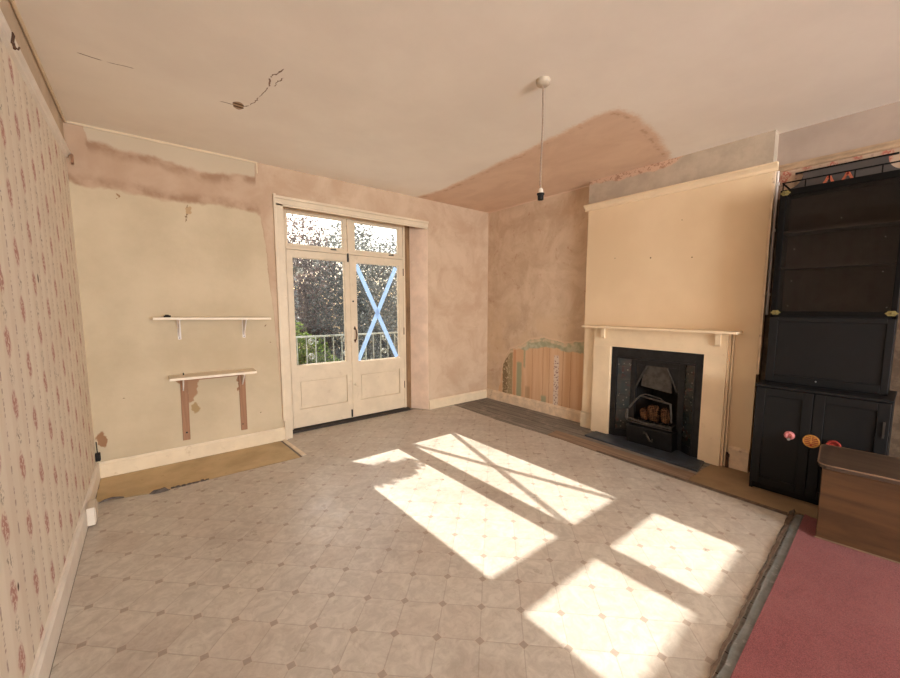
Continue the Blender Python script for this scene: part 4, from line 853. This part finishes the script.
b = MB(); b.tube([RC((0.006, .008, .0165)), RC((CL - .01, .008, .0165))], .004, 6); b.build('base_bead', M['chest_trim'], t)

# ================================================================== OUTSIDE
b = MB(); b.box((-6, .45, -3.2), (16, 30, -3.0)); struct(b, 'ground_outside', M['ground'])
b = MB(); b.box((.6, .45, -.16), (4.4, 1.18, -.04)); struct(b, 'floor_balcony', M['conc'])
t = thing('balcony_railing', 'pale painted iron balcony railing with scrolls outside the doors', 'railing', (2.5, 1.0, -.04))
b = MB(); b.box((.65, .985, .955), (4.35, 1.015, .978)); b.build('top_rail', M['rail'], t)
b = MB(); b.box((.65, .99, .03), (4.35, 1.01, .045)); b.build('bottom_rail', M['rail'], t)
for xx in (.66, 4.34):
    b = MB(); b.box((xx - .015, .985, -.04), (xx + .015, 1.015, .956)); b.build('post', M['rail'], t)
n = 30
for i in range(n):
    xx = .78 + .119 * i
    b = MB(); b.tube([(xx, 1.0, .045), (xx, 1.0, .956)], .0085, 6); b.build('baluster', M['rail'], t)
def scroll(xc, zc_, R, flip=1):
    b = MB(); b.tube([(xc + flip * (R * (1 - .75 * i / 26)) * math.cos(i * .42), 1.0, zc_ + (R * (1 - .75 * i / 26)) * math.sin(i * .42)) for i in range(27)], .006, 6); return b
for i in (10, 14, 19, 22):
    xc = .78 + .119 * i + .06
    scroll(xc, .895, .046).build('scroll', M['rail'], t, smooth=True); scroll(xc, .70, .046, -1).build('scroll', M['rail'], t, smooth=True)

def foliage(rng, blobs, n, s, up=0.25):
    b = MB(); tot = sum(r[0] * r[1] * r[2] for _, r in blobs)
    for c, r in blobs:
        k = int(n * r[0] * r[1] * r[2] / tot)
        for _ in range(k):
            d = Vector((rng.gauss(0, 1), rng.gauss(0, 1), rng.gauss(0, 1))).normalized() * (rng.random() ** 0.45)
            p = Vector((c[0] + d.x * r[0], c[1] + d.y * r[1], c[2] + d.z * r[2]))
            a = Vector((rng.gauss(0, 1), rng.gauss(0, 1), rng.gauss(0, 1) + up)).normalized(); e = a.orthogonal().normalized(); e = (Matrix.Rotation(rng.uniform(0, 6.28), 3, a) @ e)
            f = a.cross(e); L = s * rng.uniform(.6, 1.4)
            b.quad(p - e * L, p + f * L * .45, p + e * L, p - f * L * .45)
    return b
def tree(name, x, y, blobs, n, s, leaf_m, label, seed, twigs=0, grp=None, cat='tree'):
    rng = random.Random(seed); t = thing(name, label, cat, (x, y, -3.0), grp)
    top = max(c[2] for c, r in blobs)
    b = MB(); b.tube([(x, y, -3.0), (x + .05, y, -1.0), (x - .05, y + .05, top - .3)], [.14, .11, .04], 8)
    for c, r in blobs: b.tube([(x, y, max(-2.6, c[2] - r[2] * 1.0 - .3)), (c[0] * .6 + x * .4, c[1] * .6 + y * .4, c[2] - r[2] * .4), c], [.07, .05, .02], 6)
    b.build('trunk', M['bark'], t, smooth=True)
    foliage(rng, blobs, n, s).build('foliage', leaf_m, t)['kind'] = 'stuff'
    if twigs:
        b = MB()
        for i in range(twigs):
            c, r = rng.choice(blobs); p = Vector(c) + Vector((rng.uniform(-1, 1) * r[0] * .7, rng.uniform(-1, 1) * r[1] * .7, r[2] * .3)); q = p + Vector((rng.uniform(-.5, .5), rng.uniform(-.3, .3), rng.uniform(.3, .9)))
            b.tube([p, (p + q) / 2 + Vector((rng.uniform(-.08, .08), 0, 0)), q], [.014, .009, .004], 5)
        b.build('twig', M['bark'], t)['kind'] = 'stuff'
    return t
G = 'trees beyond the balcony'
tree('tree', 2.7, 5.6, [((2.3, 5.6, 1.25), (1.0, .8, 1.95)), ((1.5, 5.7, .2), (1.0, .8, 1.6)), ((2.6, 5.6, -.8), (1.0, .8, 1.2))], 16000, .042, M['leaf_pale'], 'pale thin leaved tree seen through the left door pane', 11, 60, G)
tree('tree', 4.3, 7.4, [((4.0, 7.4, 1.7), (1.0, .8, 2.4)), ((4.1, 7.3, -.5), (1.0, .8, 1.6))], 15000, .048, M['leaf_rust'], 'brownish autumn tree between the two door panes', 12, 60, G)
tree('tree', 6.2, 5.6, [((4.8, 5.6, 1.5), (1.3, .8, 2.15)), ((5.6, 5.6, -.5), (1.6, .8, 1.6)), ((7.4, 5.6, 1.3), (1.3, .8, 1.7))], 20000, .042, M['leaf_grey'], 'grey green tree seen through the right door pane', 13, 60, G)
tree('tree', 4.2, 10.4, [((1.5, 10.5, .6), (2.2, 1.2, 2.4)), ((4.0, 10.6, .9), (2.0, 1.2, 2.7)), ((6.6, 10.4, 1.5), (2.2, 1.2, 3.1)), ((9.2, 10.4, 1.5), (2.2, 1.2, 3.0))], 34000, .07, M['leaf_grey'], 'wide dark tree mass behind the nearer trees', 14, 40, G)
tree('green_bush', 2.35, 2.3, [((2.15, 2.3, .5), (.36, .4, .66)), ((2.5, 2.35, .25), (.36, .4, .66)), ((2.2, 2.3, -.5), (.5, .5, .8)), ((2.9, 2.4, -.1), (.36, .4, .6))], 12000, .030, M['leaf_green'], 'bright green bush behind the railing in the left pane', 15, 0, None, 'bush')
tree('shade_shrub', 1.45, 1.65, [((1.78, 1.65, 1.87), (.29, .14, .12)), ((2.03, 1.65, 1.86), (.15, .10, .06)), ((1.58, 1.65, 1.72), (.10, .12, .12))], 1300, .030, M['leaf_grey'], 'added grey leaf clumps behind the left door stile, shading the sun patch', 16, 0, None, 'shade_shrub')  # added and shaped to cast soft shade on the left sun patch

# ================================================================== LIGHT
w = bpy.data.worlds.new('World'); S.world = w; w.use_nodes = True; nt = w.node_tree; nt.nodes.clear()
sky = nt.nodes.new('ShaderNodeTexSky'); sky.sky_type = 'NISHITA'; sky.sun_disc = False; sky.sun_elevation = math.radians(32); sky.sun_rotation = 0.0; sky.air_density = 1.0; sky.dust_density = 3.0
bg = nt.nodes.new('ShaderNodeBackground'); bg.inputs[1].default_value = 0.2
ow = nt.nodes.new('ShaderNodeOutputWorld'); nt.links.new(sky.outputs[0], bg.inputs[0]); nt.links.new(bg.outputs[0], ow.inputs[0])
L = bpy.data.lights.new('Sun', 'SUN'); L.energy = 11.5; L.angle = math.radians(0.5); L.color = (1.0, 0.95, 0.86)
o = bpy.data.objects.new('Sun', L); COL.objects.link(o); o.rotation_euler = Vector((.008, -1, -.624)).to_track_quat('-Z', 'Y').to_euler(); o.location = (2, 8, 8)
A = bpy.data.lights.new('rear_fill_light', 'AREA'); A.shape = 'RECTANGLE'; A.size = RX1 - RX0; A.size_y = RZ1 - RZ0; A.energy = 620.0; A.color = (0.97, 0.985, 1.0)  # added fill lamp in the unseen opening, brightens the whole room
o = bpy.data.objects.new('rear_fill_light', A); COL.objects.link(o); o.location = ((RX0 + RX1) / 2, YR - .16, (RZ0 + RZ1) / 2); o.rotation_euler = (math.radians(90), 0, 0)

# ================================================================== CAMERA
yaw, pit, roll = 0.687866, 0.100261, 0.00136
fw = Vector((math.sin(yaw) * math.cos(pit), math.cos(yaw) * math.cos(pit), -math.sin(pit))); rt = Vector((math.cos(yaw), -math.sin(yaw), 0)); up = rt.cross(fw)
r = rt * math.cos(roll) + up * math.sin(roll); u = -rt * math.sin(roll) + up * math.cos(roll)
cam = bpy.data.cameras.new('Camera'); co = bpy.data.objects.new('Camera', cam); COL.objects.link(co)
co.matrix_world = Matrix(((r.x, u.x, -fw.x, .3783), (r.y, u.y, -fw.y, -4.0457), (r.z, u.z, -fw.z, 1.3632), (0, 0, 0, 1)))
cam.sensor_fit = 'HORIZONTAL'; cam.sensor_width = 36.0; cam.lens = 378.47 / 900 * 36; cam.shift_x = -7.94 / 900; cam.shift_y = 5.44 / 900; cam.clip_start = 0.02
S.camera = co
v = S.view_settings; v.view_transform = 'Standard'; v.look = 'None'; v.gamma = 1.0; v.use_curve_mapping = False; v.exposure = 0.12
S.cycles.use_denoising = True
S.cycles.max_bounces = 14; S.cycles.diffuse_bounces = 8; S.cycles.transparent_max_bounces = 24
